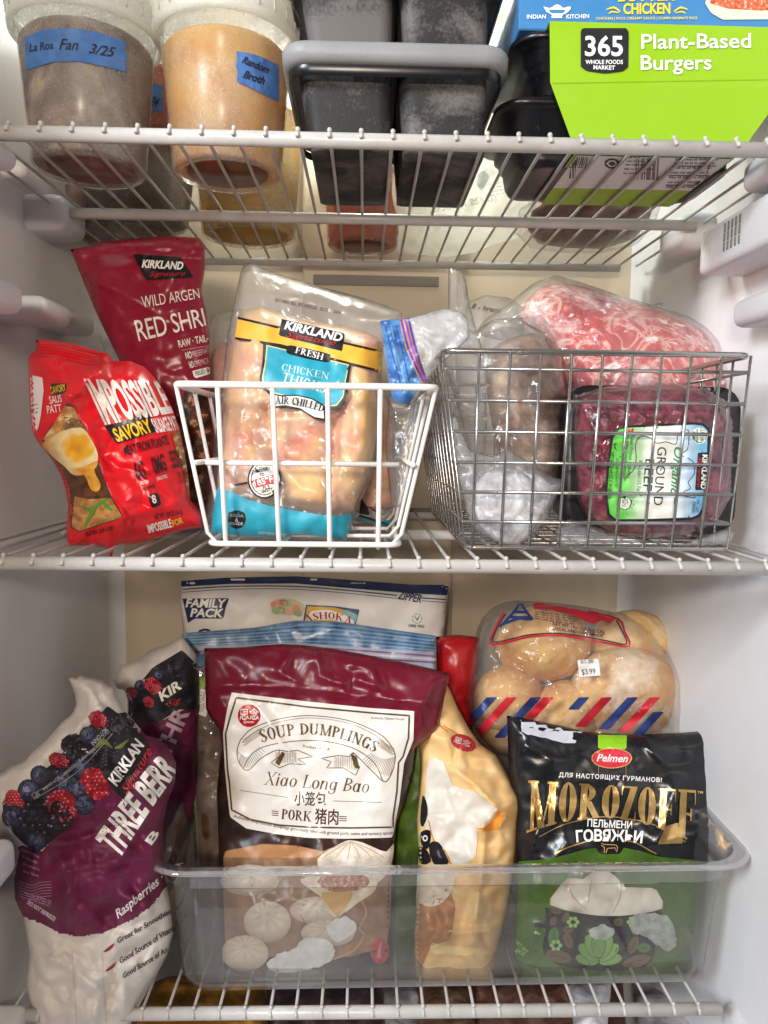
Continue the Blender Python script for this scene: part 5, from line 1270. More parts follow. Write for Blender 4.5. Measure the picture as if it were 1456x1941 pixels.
poly(sp_, z2((286, 880), (600, 900), (1216, 895), (1204, 1000), (1165, 1150), (1128, 1250), (1120, 1330), (1112, 1450), (1106, 1700), (1098, 1958), (1018, 1992), (402, 1992), (292, 1955), (276, 1700), (270, 1420), (264, 1200), (260, 1100), (274, 950)), C('2b1713'), 1, s=6, colfn=nc('22120f', '3c231a', 30, 2))
# picture: steamer and dumplings
poly(sp_, z2((290, 1420), (300, 1385), (480, 1352), (640, 1360), (760, 1385), (900, 1420), (1105, 1420), (1100, 1700), (1080, 1850), (900, 1900), (500, 1900), (300, 1860), (290, 1600)), C('9a6f4d'), 2, s=6, colfn=nc('86603f', 'a87c58', 30, 4))
poly(sp_, z2((290, 1418), (302, 1388), (480, 1356), (640, 1362), (780, 1392), (740, 1420), (500, 1420)), C('b88358'), 3, s=6)
CR = 'e8d9c4'
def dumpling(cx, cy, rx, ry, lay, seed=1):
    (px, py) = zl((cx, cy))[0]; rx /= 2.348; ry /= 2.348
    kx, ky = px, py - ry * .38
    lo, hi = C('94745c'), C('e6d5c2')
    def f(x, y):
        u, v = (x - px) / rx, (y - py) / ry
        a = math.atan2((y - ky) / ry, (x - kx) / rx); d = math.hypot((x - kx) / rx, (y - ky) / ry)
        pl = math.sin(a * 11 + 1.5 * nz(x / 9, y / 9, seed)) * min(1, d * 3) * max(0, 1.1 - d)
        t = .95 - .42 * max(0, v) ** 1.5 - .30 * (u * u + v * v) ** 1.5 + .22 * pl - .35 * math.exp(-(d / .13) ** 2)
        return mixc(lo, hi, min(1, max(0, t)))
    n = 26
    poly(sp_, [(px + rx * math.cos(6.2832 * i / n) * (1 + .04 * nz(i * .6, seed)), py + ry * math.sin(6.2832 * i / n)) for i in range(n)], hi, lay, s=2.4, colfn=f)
poly(sp_, z2((745, 1425), (830, 1365), (880, 1340), (905, 1335), (960, 1345), (1030, 1375), (1080, 1390), (1115, 1350), (1108, 1430), (1080, 1500), (1000, 1560), (860, 1570), (770, 1500)), C(CR), 5, s=5, smooth=2, colfn=nc('d9c6b0', 'f2e6d6', 12, 7))
for i in range(7): line(sp_, z2((905, 1340), (900 + (i - 3) * 34, 1380), (890 + (i - 3) * 62, 1425)), [.6, 1.6, .8], C('b89f88'), 6, smooth=3)
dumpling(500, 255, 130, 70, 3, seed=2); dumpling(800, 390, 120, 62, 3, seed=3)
poly(sp_, zl((735, 270), (760, 240), (1040, 235), (1060, 300), (990, 350), (880, 420), (820, 330)), C('e6d2b4'), 7, s=5, smooth=2, colfn=nc('dcc6a6', 'f0e2c8', 12, 4))
poly(sp_, zl((800, 262), (850, 225), (960, 222), (1030, 245), (1020, 285), (930, 308), (850, 300)), C('b5704f'), 8, s=4, smooth=2, colfn=nc('9a5438', 'd09a7a', 7, 3, 'e8c4a8'))
poly(sp_, zl((820, 310), (960, 310), (920, 380), (890, 415), (850, 370)), C('dcae68'), 8, s=5, smooth=2)
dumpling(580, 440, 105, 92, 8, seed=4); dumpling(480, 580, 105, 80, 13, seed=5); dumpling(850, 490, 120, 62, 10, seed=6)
def jag(pts, a, sd):
    rr = random.Random(sd); return [(x + rr.uniform(-a, a), y + rr.uniform(-a, a)) for x, y in smooth_loop(pts, 5)]
poly(sp_, jag(zl((580, 620), (640, 580), (700, 560), (740, 520), (800, 510), (860, 530), (880, 580), (840, 630), (740, 655), (640, 668), (590, 650)), 2.2, 1), C('e4e0de'), 18, s=4, colfn=nc('e2dedc', 'f4f2f2', 14, 5))
poly(sp_, jag(zl((840, 470), (880, 430), (930, 418), (975, 450), (960, 490), (900, 525), (860, 505)), 2.2, 2), C('e4e0de'), 17, s=4, colfn=nc('e2dedc', 'f4f2f2', 14, 6))
line(sp_, zl((1000, 345), (1020, 400), (990, 470), (1010, 500), (960, 570), (860, 610)), 4, C('c09268'), 7, smooth=4)
# label
lab = z2((330, 620), (700, 664), (1000, 695), (1214, 710), (1210, 850), (1190, 900), (1165, 960), (1142, 1150), (1116, 1285), (1108, 1322), (900, 1328), (700, 1324), (560, 1308), (400, 1278), (322, 1222), (308, 1100), (298, 1000), (288, 820), (308, 700))
poly(sp_, lab, C('e9e3da'), 4, s=6)
BR = C('5a4528')
line(sp_, z2((352, 645), (700, 690), (1000, 718), (1190, 732), (1186, 840), (1160, 930), (1138, 960), (1130, 1100), (1112, 1220), (1112, 1272), (900, 1276), (700, 1272), (560, 1262), (420, 1235), (330, 1188), (318, 1050), (310, 1000), (300, 820), (325, 730)), 3.4, BR, 5, closed=True)
cx, cy = q2(414, 732)
ell(sp_, cx, cy, 22, 22, C('b01a1c'), 5); ell(sp_, cx - 5, cy - 7, 14, 12, C('c8342e'), 5.4)
text(sp_, '思念', (cx - 18, cy + 6), (cx + 19, cy + 6), 16, C('f2e6dc'), .015, lay=7); text(sp_, 'Synear', (cx - 11, cy + 14), (cx + 11, cy + 14), 5, C('f2e6dc'), .01, .3, lay=7)
text(sp_, 'TM', q2(452, 690), q2(466, 690), 3, BR, lay=5)
text(sp_, 'Authentic Chinese Recipe', q2(1004, 748), q2(1166, 754), 4.5, C('2c2420'), 0, lay=5)
# ribbon
def rib(px): return px
top = [q2(*p) for p in ((372, 850), (420, 800), (500, 765), (600, 740), (720, 732), (860, 748), (960, 778), (1060, 830), (1110, 890))]
bot = [q2(*p) for p in ((385, 990), (420, 925), (480, 885), (580, 862), (700, 852), (820, 862), (930, 895), (1020, 960), (1060, 1045))]
for pl in (top, bot): line(sp_, pl, 1.5, BR, 6, smooth=4)
line(sp_, [q2(*p) for p in ((380, 862), (440, 812), (520, 775), (610, 752), (720, 743), (850, 758), (950, 788), (1045, 840), (1098, 896))], .9, BR, 6, smooth=4)
line(sp_, z2((372, 850), (356, 900), (362, 950), (390, 992), (420, 990), (470, 940), (530, 905), (560, 898)), 1.6, BR, 6, smooth=4)
line(sp_, z2((1110, 890), (1122, 930), (1112, 990), (1085, 1045), (1060, 1048), (1020, 1010), (960, 950), (918, 910)), 1.6, BR, 6, smooth=4)
for i in range(16):
    u = i / 15
    x0, y0_ = 362 + u * 95, 905 + 40 * math.sin(u * 3) - u * 30
    line(sp_, z2((x0, y0_), (x0 + 8 + 25 * u, y0_ + 68 - 40 * u)), .8, C('7a6446'), 6)
    x1 = 1118 - u * 110; y1 = 930 + 20 * math.sin(u * 3) - u * 20
    line(sp_, z2((x1, y1), (x1 - 22 - 20 * u, y1 + 95 - 62 * u)), .8, C('7a6446'), 6)
    for (xa, ya) in ((390 + u * 80, 850 - u * 55), (1040 + u * 70, 850 + u * 45)):
        for j in range(3): line(sp_, z2((xa - 8, ya + j * 13), (xa + 10, ya + j * 13 - 2)), .6, C('8d7858'), 6)
for sg, pts in ((1, ((560, 898), (600, 905), (650, 900), (722, 930), (650, 942), (690, 968), (610, 965), (560, 985), (520, 960), (560, 930))), (-1, ((918, 910), (900, 930), (845, 925), (762, 938), (812, 955), (790, 985), (870, 985), (930, 1020), (950, 980), (915, 945)))):
    line(sp_, z2(*pts), 1.5, BR, 6, closed=True)
    x0, x1 = (545, 640) if sg > 0 else (830, 935)
    for i in range(13): line(sp_, z2((lerp(x0, x1, i / 12), (905 if sg > 0 else 930) + 4 * (i % 2)), (lerp(x0, x1, i / 12), (962 if sg > 0 else 985) + (i if sg < 0 else -i * .3))), .8, C('7a6446'), 6)
    poly(sp_, z2((540, 960), (575, 905), (590, 915), (560, 975)) if sg > 0 else z2((905, 915), (935, 930), (950, 990), (925, 985)), BR, 6.2, s=5)
serif(sp_, 'SOUP DUMPLINGS', q2(478, 862), q2(1020, 912), 22, BR, t=.19, th=.06, gap=.12, lay=7, arc=24, h1=20)
text(sp_, 'Product of USA', q2(674, 886), q2(804, 902), 5.5, C('3a2e22'), 0, lay=6)
serif(sp_, 'Xiao Long Bao', q2(484, 1066), q2(994, 1106), 25, BR, t=.12, th=.04, gap=.07, shear=.2, lay=6, cw=.95)
line(sp_, z2((372, 1094), (600, 1128)), 1, BR, 6); line(sp_, z2((820, 1145), (1056, 1152)), 1, BR, 6)
text(sp_, '小笼包', q2(632, 1160), q2(784, 1166), 20, C('3a2e22'), .008, lay=6)
DR = C('4a1420')
serif(sp_, 'PORK', q2(570, 1232), q2(714, 1245), 19, DR, t=.19, th=.06, lay=6); text(sp_, '猪肉', q2(732, 1250), q2(846, 1254), 22, DR, .012, lay=6)
for i in range(3):
    line(sp_, z2((524, 1193 + i * 10), (556, 1196 + i * 10)), 1.6, DR, 6); line(sp_, z2((851, 1220 + i * 10), (886, 1221 + i * 10)), 1.6, DR, 6)
text(sp_, 'Authentic soup-infused dumplings generously filled with ground pork, onion and savoury spices', q2(338, 1224), q2(1110, 1306), 6, C('3a2e28'), .003, lay=6, arc=-13)
ell(sp_, *zl((1080, 570))[0], 18, 25, C('c22a3a'), 3); line(sp_, zl((1075, 600), (1080, 550), (1090, 530)), [8, 4, 2], C('e08a90'), 4)
dz = thing('dumpling_pouch', sp_.base(), 'dark red soup dumpling pouch with a white label, standing at the left in the pan', 'frozen bag')
sp_.b.build('pouch', M['print_gloss'], dz)

# zip bag with green and brown contents at the far left of the pan
zb = Bag([(322, 1245), (350, 1240), (400, 1238), (440, 1240), (440, 1500), (430, 1850), (380, 1850), (372, 1640), (358, 1500), (340, 1380), (328, 1300)], (.635, .575), .012, 40, .012, 7, amp=.003, crink=.005, seed=55)
zb.fill((1, 1, 1)); zt = thing('zip_bag', zb.base(), 'clear zip bag of green and brown food at the left end of the pan', 'plastic bag')
cn = Bag([(342, 1285), (400, 1275), (430, 1280), (432, 1500), (424, 1835), (388, 1835), (378, 1640), (364, 1500), (348, 1380)], (.630, .578), .008, 35, .008, 6, amp=.003, seed=56)
cn.fill(C('4e3524'), colfn=nc('3c281a', '6d4c34', 30, 3))
poly(cn, [(342, 1285), (400, 1275), (392, 1300), (376, 1310), (362, 1380), (370, 1500), (378, 1640), (372, 1640), (358, 1500), (344, 1380)], C('8fb52a'), 1, colfn=nc('7da020', 'a3c63a', 20, 3))
poly(cn, z2((160, 605), (200, 600), (215, 700), (205, 740), (160, 720)), C('e0dccf'), 2); [text(cn, s_, q2(190 - i * 14, 620), q2(186 - i * 14, 715), 4.5, BK, .0, lay=4) for i, s_ in enumerate(('Net Wt.', '1 lb 5 oz (600g)'))]
cn.b.build('packed_food', M['print'], zt); zb.b.build('bag_film', M['clear'], zt)
pz = MB(); k0 = zb.b; zb.b = pz
poly(zb, [(322, 1245), (350, 1240), (400, 1238), (440, 1240), (440, 1262), (330, 1264)], C('5a7896'), 1); line(zb, [(326, 1272), (400, 1268)], 4, C('8a4a6e'), 1); [line(zb, [(324, 1248 + i * 5), (400, 1243 + i * 5)], 1, C('2f4a6c'), 2) for i in range(4)]
zb.b = k0; pz.build('zip_strip', M['print_gloss'], zt)
# wide zip bag behind the dumpling pouch
zw = Bag([(345, 1200), (480, 1190), (560, 1176), (640, 1178), (720, 1190), (827, 1205), (828, 1260), (824, 1500), (818, 1780), (380, 1780), (358, 1500), (347, 1260)], (.660, .645), .010, 50, .010, 8, amp=.003, scale=60, crink=.003, seed=57, edge=.003)
zw.fill(C('a3abb8')); zwt = thing('zip_bag', zw.base(), 'wide zip bag with a blue ridged closure right behind the dumpling pouch', 'plastic bag')
zw.b.build('bag_film', M['print'], zwt); pz = MB(); zw.b = pz
poly(zw, [(346, 1200), (480, 1191), (560, 1178), (640, 1180), (720, 1191), (826, 1206), (827, 1236), (700, 1228), (560, 1218), (348, 1226)], C('4d7296'), 1, s=6, colfn=nc('3f628a', '7a9cba', 25, 3))
for i in range(9):
    line(zw, [(348, 1203 + i * 2.7), (480, 1195 + i * 2.9), (600, 1184 + i * 4), (720, 1195 + i * 3.6), (826, 1209 + i * 3)], .8, C('264a70' if i % 2 else '9ab8d2'), 2, smooth=3)
for i, c_ in enumerate(('8a5a8a', 'c9c4d0', '7d4a78')): line(zw, [(348, 1236 + i * 6), (480, 1232 + i * 6), (600, 1228 + i * 7), (826, 1244 + i * 6)], 3, C(c_), 2, smooth=3)
pz.build('zip_strip', M['print_gloss'], zwt)
# white family pack bag at the back
ak = Bag(z2((86, 78), (300, 62), (480, 58), (640, 55), (800, 65), (1000, 80), (1200, 95), (1382, 97), (1372, 200), (1360, 330), (1335, 440), (1320, 700), (1310, 1700), (150, 1700), (110, 700), (95, 320), (75, 180)), (.700, .690), .014, 90, .014, 8, amp=.004, scale=70, crink=.004, cscale=60, seed=59, edge=.003)
ak.fill(C('e4dfd8')); NV = C('1c2a52')
poly(ak, z2((86, 80), (300, 64), (480, 60), (640, 57), (800, 67), (1000, 82), (1200, 97), (1381, 99), (1374, 150), (1180, 138), (940, 118), (640, 92), (320, 94), (84, 108)), NV, 1, s=6)
for dy, w_ in ((22, 2.2), (36, 1.2)):
    line(ak, z2((78, 100 + dy), (320, 84 + dy), (640, 84 + dy), (940, 108 + dy), (1130, 128 + dy)), w_, NV, 1, smooth=3); line(ak, z2((1250, 140 + dy), (1370, 148 + dy)), w_, NV, 1)
text(ak, 'ZIPPER', q2(1132, 165), q2(1246, 186), 15, NV, .025, .2, lay=2)
poly(ak, z2((92, 165), (318, 163), (300, 210), (290, 262), (150, 262), (118, 284)), NV, 1)
text(ak, 'FAMILY', q2(106, 205), q2(306, 208), 15, C('eeeae2'), .035, .2, lay=3); text(ak, 'PACK', q2(128, 252), q2(290, 255), 15, C('eeeae2'), .035, .2, lay=3)
ell(ak, *q2(600, 205), 34, 16, C('c9bf9a'), 1, 6)
for i, (x, y, c_) in enumerate(((540, 195, 'd98a70'), (570, 220, '9fae78'), (600, 190, 'a8b888'), (640, 210, 'd98a70'), (610, 230, 'e0b0a0'), (580, 185, 'c97a60'), (650, 235, '9fae78'), (545, 225, 'a8b888'))): ell(ak, *q2(x, y), 10, 7, C(c_), 2 + i * .2, 20)
poly(ak, z2((690, 195), (830, 202), (950, 218), (935, 270), (925, 310), (680, 310), (675, 280)), C('2b4a70'), 2)
poly(ak, z2((696, 202), (826, 208), (900, 225), (942, 245), (920, 300), (690, 300), (683, 280)), C('d8a83a'), 3, s=6, colfn=lambda x, y: C('d8a83a') if x < 650 else C('86b0b0'))
poly(ak, z2((684, 275), (715, 225), (800, 218), (880, 245), (925, 275), (915, 300), (830, 270), (720, 268), (688, 298)), C('efeae0'), 4, s=6)
serif(ak, 'ASHOKA', q2(690, 282), q2(908, 292), 13, C('a81c2c'), t=.2, lay=6, arc=9, lean=(0, -1))
cx, cy = q2(1228, 262); ell(ak, cx, cy, 10, 10, C('3d7a3a'), 1); ell(ak, cx, cy, 8.5, 8.5, C('e4dfd8'), 2); text(ak, 'V', (cx - 5, cy + 4), (cx + 5, cy + 4), 8, C('3d7a3a'), .02, lay=4)
text(ak, '100% VEG', q2(1186, 302), q2(1262, 306), 5, C('2c2c2c'), .02, lay=2)
line(ak, z2((170, 325), (200, 315), (225, 322)), 4, NV, 1, smooth=3)
tag(ak.b.build('vegetable_bag', M['print']), 'large white family pack bag with a navy top band, hindmost in the pan', 'frozen bag')
# green pouch beside the dumpling pouch, red bag behind it
gp = Bag([(770, 1400), (800, 1385), (835, 1400), (825, 1500), (800, 1640), (790, 1830), (730, 1830), (735, 1640), (755, 1500)], (.625, .58), .014, 30, .012, 7, amp=.003, crink=.004, seed=61)
gp.fill(C('4a6a1c'), colfn=nc('3f5c16', '5f8424', 30, 3)); tag(gp.b.build('green_pouch', M['print']), 'narrow olive green pouch squeezed between the dumpling pouch and the yellow bag', 'frozen bag')
rd = Bag([(826, 1207), (868, 1203), (909, 1208), (905, 1290), (892, 1400), (880, 1500), (800, 1500), (815, 1350), (828, 1262)], (.680, .66), .014, 40, .012, 8, amp=.003, crink=.004, seed=62)
rd.fill(C('a81418')); tag(rd.b.build('red_bag', M['print_gloss']), 'plain red bag standing behind the yellow bag in the pan', 'frozen bag')
# yellow bun bag
yb = Bag(zp4((30, 480), (90, 450), (150, 455), (190, 545), (232, 622), (280, 690), (345, 735), (385, 800), (420, 870), (446, 905), (452, 945), (440, 1000), (432, 1080), (428, 1160), (405, 1300), (380, 1420), (342, 1560), (326, 1650), (22, 1650), (10, 1560), (20, 1300), (30, 1130), (22, 1000), (30, 900), (35, 780), (30, 690), (20, 560)), (.618, .545), .026, 70, .015, 5,
         ridges=[(zp4((150, 660), (300, 720), (430, 900)), .004, 10), (zp4((280, 1040), (345, 960), (380, 980), (360, 1020)), .012, 9), (zp4((345, 960), (260, 860), (180, 800)), .007, 10), (zp4((345, 960), (420, 920)), .006, 9), (zp4((300, 1040), (290, 1200), (260, 1400)), .007, 11), (zp4((60, 1440), (200, 1460), (340, 1450)), .005, 6)], amp=.003, scale=40, crink=.011, cscale=62, seed=63, edge=.003)
YL = nc('dfb06e', 'ecc68c', 40, 2)
yb.fill(C('e0b070'), colfn=YL)
poly(yb, zp4((70, 760), (130, 760), (170, 860), (250, 880), (340, 950), (350, 985), (300, 1030), (270, 1040), (262, 1150), (200, 1180), (140, 1160), (100, 1090), (60, 1040), (50, 980), (60, 860)), C('d6cec2'), 1, s=5, smooth=2, colfn=nc('cdc3b4', 'dcd5ca', 30, 6))
poly(yb, zp4((262, 1035), (300, 1030), (335, 1000), (352, 960), (378, 975), (366, 1020), (345, 1040), (300, 1046)), C('e08a2a'), 3, s=5)
ell(yb, *qp4(212, 685), 26, 15, C('a81c2c'), 1, 22); ell(yb, *qp4(212, 685), 24, 13, C('b8283a'), 1.4, 22)
text(yb, '思念', qp4(172, 680), qp4(238, 702), 9, C('e8c8b0'), .012, lay=5)
for i in range(2): line(yb, zp4((80 + i * 50, 590 + i * 25), (150 + i * 45, 640 + i * 14)), 3, C('d08a3a'), 1)
for pl in (((45, 900), (62, 930), (66, 980), (45, 1030), (35, 1000)), ((38, 1050), (70, 1040), (80, 1060), (66, 1120), (40, 1100)), ((70, 1100), (110, 1090), (140, 1140), (150, 1180), (90, 1180)), ((30, 1110), (60, 1120), (80, 1170), (35, 1180))):
    poly(yb, zp4(*pl), C('17151a'), 3, s=5, smooth=2)
line(yb, zp4((70, 1000), (90, 1080), (140, 1130), (160, 1180)), 2.5, C('c9822e'), 2, smooth=3)
ell(yb, *qp4(56, 1075), 5, 6, C('e8e4dc'), 5); ell(yb, *qp4(56, 1075), 2.5, 3, C('17151a'), 6)
poly(yb, zlo((10, 200), (160, 195), (175, 260), (120, 330), (60, 340), (15, 300)), C('e2d3be'), 2, s=6, smooth=2); poly(yb, zlo((20, 340), (150, 260), (180, 340), (160, 480), (80, 500), (20, 640), (5, 480)), C('a86c38'), 1, s=6, colfn=nc('9a6030', 'b98048', 25, 3))
poly(yb, zlo((80, 490), (200, 505), (325, 515), (330, 540), (200, 540), (72, 530)), C('ecca8c'), 2, s=6)
tag(yb.b.build('bun_bag', M['print']), 'yellow crinkled bun bag with a torn corner, middle of the pan', 'frozen bag')
# black pouch at the right
mo = zp4((390, 574), (440, 580), (540, 602), (640, 622), (700, 640), (800, 648), (900, 652), (1080, 645), (1234, 634), (1240, 800), (1238, 1000), (1222, 1130), (1180, 1300), (1140, 1560), (1120, 1650), (900, 1662), (460, 1655), (420, 1560), (430, 1300), (430, 1140), (424, 950), (398, 800))
mk = Bag(mo, (.600, .537), .014, 95, .014, 6, ridges=[(zp4((395, 630), (640, 690), (900, 700), (1235, 690)), .002, 5), (zp4((520, 880), (530, 1000), (500, 1100)), .004, 8), (zp4((1080, 880), (1040, 1000), (1000, 1100)), .006, 14), (zp4((470, 700), (600, 760), (720, 720)), .003, 9), (zp4((960, 700), (1050, 780), (1200, 760)), .003, 9)], amp=.002, scale=50, crink=.002, cscale=60, seed=65, edge=.002)
mk.fill(C('17171a'), colfn=lambda x, y: C('17171a') if y < 1646 else C('46661a')); mkt = thing('dumpling_pouch', mk.base(), 'black pouch with big golden lettering and green lower half, right end of the pan', 'frozen bag')
poly(mk, zp4((440, 578), (540, 600), (640, 620), (700, 640), (620, 636), (530, 622), (470, 620), (450, 600)), C('cfd2da'), 1, s=6)
GN = nc('3a5813', '4f701d', 60, 2)
poly(mk, zp4((762, 652), (880, 654), (878, 712), (762, 710)), C('8cc41e'), 1)
line(mk, zp4((764, 780), (764, 830)), 1, C('a8823e'), 1); line(mk, zp4((876, 780), (876, 830)), 1, C('a8823e'), 1)
cx, cy = qp4(818, 748); ell(mk, cx, cy, 39, 19.5, C('d8a24a'), 2, n=28); ell(mk, cx, cy, 37.5, 18, C('c8203a'), 2.6, n=28); ell(mk, cx, cy - 3, 33, 12, C('d83a4c'), 3, n=28)
text(mk, 'Pelmen', qp4(756, 760), qp4(884, 764), 13.5, C('f2e4dc'), .02, .28, lay=5)
text(mk, 'ДЛЯ НАСТОЯЩИХ ГУРМАНОВ!', qp4(602, 824), qp4(1022, 846), 8, C('eeeae4'), .02, lay=2, spacing=1.15)
text(mk, 'TM', qp4(1168, 892), qp4(1190, 892), 4.5, C('d8b070'), .02, lay=2)
gb2 = MB(); k0 = mk.b; mk.b = gb2
def mw(q):
    u = (q[0] - 998) / 318; top = 1479 + 19 * u
    return (q[0], top + (q[1] - top) * (1 + .62 * abs(2 * u - 1) ** 1.8))
serif(mk, 'MOROZOFF', (998, 1541), (1316, 1560), 62, C('d0a460'), t=.23, th=.05, cw=.80, gap=.06, lay=4, warp=mw)
line(mk, zp4((520, 1070), (620, 1020), (740, 992), (830, 988), (940, 1005), (1040, 1040), (1120, 1090)), 1.6, C('d0a460'), 2, smooth=4)
line(mk, zp4((585, 1138), (640, 1112), (730, 1084), (750, 1080)), 2.4, C('d0a460'), 2, smooth=3); line(mk, zp4((870, 1082), (920, 1095), (975, 1125), (1000, 1138)), 2.4, C('d0a460'), 2, smooth=3)
poly(mk, zp4((1040, 1025), (1090, 1010), (1110, 1095), (1005, 1100)), C('d0a460'), 1, s=5)
mk.b = k0
text(mk, 'ПЕЛЬМЕНИ', qp4(718, 1026), qp4(900, 1036), 13, C('f2efe8'), .02, lay=4)
text(mk, 'ГОВЯЖЬИ', qp4(674, 1090), qp4(942, 1094), 20, C('f2efe8'), .03, lay=4, arc=3)
# lower green half
poly(mk, zp4((640, 1140), (700, 1122), (760, 1112), (860, 1112), (930, 1125), (1010, 1150), (1216, 1170), (1176, 1300), (1136, 1558), (1116, 1642), (900, 1654), (462, 1648), (424, 1556), (434, 1300), (436, 1170), (560, 1160)), C('5f9a24'), 1, s=6, colfn=GN)
poly(mk, zp4((752, 1090), (800, 1082), (866, 1086), (868, 1112), (850, 1140), (770, 1140), (754, 1115)), C('17171a'), 3)
line(mk, zp4((775, 1095), (785, 1100), (835, 1102), (842, 1112), (838, 1132), (832, 1114), (800, 1116), (795, 1134), (788, 1134), (788, 1112), (775, 1104)), 1.3, C('d0a460'), 5)
def pel(x, y):
    best = 9
    for cx, cy, r in ((620, 310, 62), (700, 290, 75), (800, 260, 75), (890, 320, 85), (980, 310, 70), (760, 345, 70), (850, 370, 60)):
        a, c = zlo((cx, cy))[0]; best = min(best, math.hypot(x - a, (y - c) * 1.15) / (r / 2.154))
    return mixc(C('f3eadc'), C('b7a890'), min(1, max(0, best - .35) ** 1.6 * 1.5))
poly(mk, zlo((566, 335), (590, 280), (640, 225), (700, 230), (740, 200), (800, 195), (850, 235), (870, 262), (980, 265), (1010, 290), (1025, 350), (900, 375), (800, 380), (700, 370)), C('e9dcc8'), 2, s=3, smooth=2, colfn=pel)
for pl in (((640, 240), (660, 300), (720, 360)), ((740, 210), (730, 270), (720, 330)), ((860, 250), (850, 310), (820, 370))): line(mk, zlo(*pl), [1, 3, 1], C('c8b8a0'), 3, smooth=4)
poly(mk, zlo((545, 345), (700, 372), (800, 382), (900, 378), (1020, 355), (1030, 400), (1000, 480), (985, 560), (950, 590), (840, 605), (700, 600), (600, 580), (540, 540), (535, 500), (550, 430), (500, 425), (502, 408), (552, 400)), C('191712'), 3, s=6)
lf = '86b45a'; bz_ = '6e5638'
for cx, cy, rx, ry, a, c_ in ( (580, 465, 22, 40, 10, '4d7a36'), (950, 510, 28, 20, 0, '4d7a36'), (600, 545, 55, 26, 15, bz_), (640, 480, 18, 34, -20, bz_), (905, 500, 20, 40, 25, bz_), (920, 565, 60, 24, -15, bz_), (590, 360, 24, 12, 10, bz_), (630, 385, 12, 24, 30, bz_), (640, 435, 24, 16, -10, bz_), (845, 405, 20, 18, 0, bz_), (580, 400, 14, 20, 20, bz_)):
    px, py = zlo((cx, cy))[0]; ell(mk, px, py, rx / 2.154, ry / 2.154, C(c_), 4 + (cx % 7) * .7, a, s=6)
    line(mk, [(px - rx / 3.6 * math.cos(R_(a)) if rx > ry else px + ry / 3.6 * math.sin(R_(a)), py - (rx / 3.6 * math.sin(R_(a)) if rx > ry else ry / 3.6 * math.cos(R_(a)))), (px + rx / 3.6 * math.cos(R_(a)) if rx > ry else px - ry / 3.6 * math.sin(R_(a)), py + (rx / 3.6 * math.sin(R_(a)) if rx > ry else ry / 3.6 * math.cos(R_(a))))], 1.2, C('24331a'), 9.5)
for i, (a, ln_, wd_) in enumerate(((-78, 66, 22), (78, 66, 22), (-52, 70, 26), (52, 70, 26), (-26, 74, 27), (26, 74, 27), (0, 76, 28))):
    ux_, uy_ = math.sin(R_(a)), -math.cos(R_(a)); px, py = zlo((765 + ux_ * ln_ * .75, 572 + uy_ * ln_))[0]
    ell(mk, px, py, wd_ / 2.154 + 1, ln_ * .72 / 2.154 + 1, C('22301a'), 5 + i, a, s=5); ell(mk, px, py, wd_ / 2.154, ln_ * .72 / 2.154, C('86b45a' if i % 2 else '739f4a'), 5.5 + i, a, s=5)
for cx, cy in ((660, 405), (905, 405), (590, 500)):
    for j in range(6): a = R_(60 * j); px, py = zlo((cx + 18 * math.cos(a), cy + 16 * math.sin(a)))[0]; ell(mk, px, py, 4, 4, C('9cc86a'), 10, n=8)
for sg in (): line(mk, zlo((765 + sg * 12, 480), (765 + sg * 70, 455), (765 + sg * 95, 490), (765 + sg * 60, 575)), 2, C('24331a'), 10, smooth=4)
poly(mk, jag(zlo((900, 385), (960, 370), (1040, 380), (1075, 440), (1080, 500), (1040, 520), (960, 470), (900, 440)), 2.5, 3), C('a5a8a4'), 11, s=4, colfn=nc('8f988f', 'bcc2bc', 14, 4))
poly(mk, jag(zlo((730, 440), (780, 415), (830, 440), (800, 475), (740, 470)), 2, 4), C('a5aca4'), 14, s=4, colfn=nc('9aa49a', 'bcc4bc', 14, 5))
text(mk, 'NET WT', zlo((420, 485))[0], zlo((470, 535))[0], 6, C('a8c078'), .01, lay=3); text(mk, '28OZ', zlo((420, 520))[0], zlo((460, 545))[0], 6, C('a8c078'), .01, lay=3)
mk.b.build('pouch', M['print_black'], mkt); gb2.build('gold_lettering', M['gold'], mkt)

# ---- bread rolls in a printed clear bag, behind the black pouch
rolls = thing('bread_bag', P(1090, 1500, .66), 'clear bag of floured bread rolls with a price sticker, behind the black pouch', 'bread bag')
for i, (cx, cy, rx, ry, Y_, bl) in enumerate(((1030, 1222, 94, 74, .655, .045), (1198, 1220, 84, 64, .672, .04), (1186, 1312, 108, 92, .648, .05), (966, 1326, 68, 66, .645, .04), (1075, 1352, 72, 64, .648, .045), (1000, 1395, 90, 40, .66, .03), (1150, 1400, 110, 40, .66, .03))):
    pts = [(cx + rx * math.cos(2 * math.pi * j / 22) * (1 + .04 * nz(j * .7, i)), cy + ry * math.sin(2 * math.pi * j / 22) * (1 + .05 * nz(j * .8, i + 9))) for j in range(22)]
    r_ = Bag(pts, Y_ + .020, bl, min(rx, ry) * .95, .03, 6, amp=.002, scale=30, crink=.001, cscale=22, seed=70 + i, smooth=2)
    r_.fill((1, 1, 1)); r_.b.build('bread_roll', M['bun'], rolls)
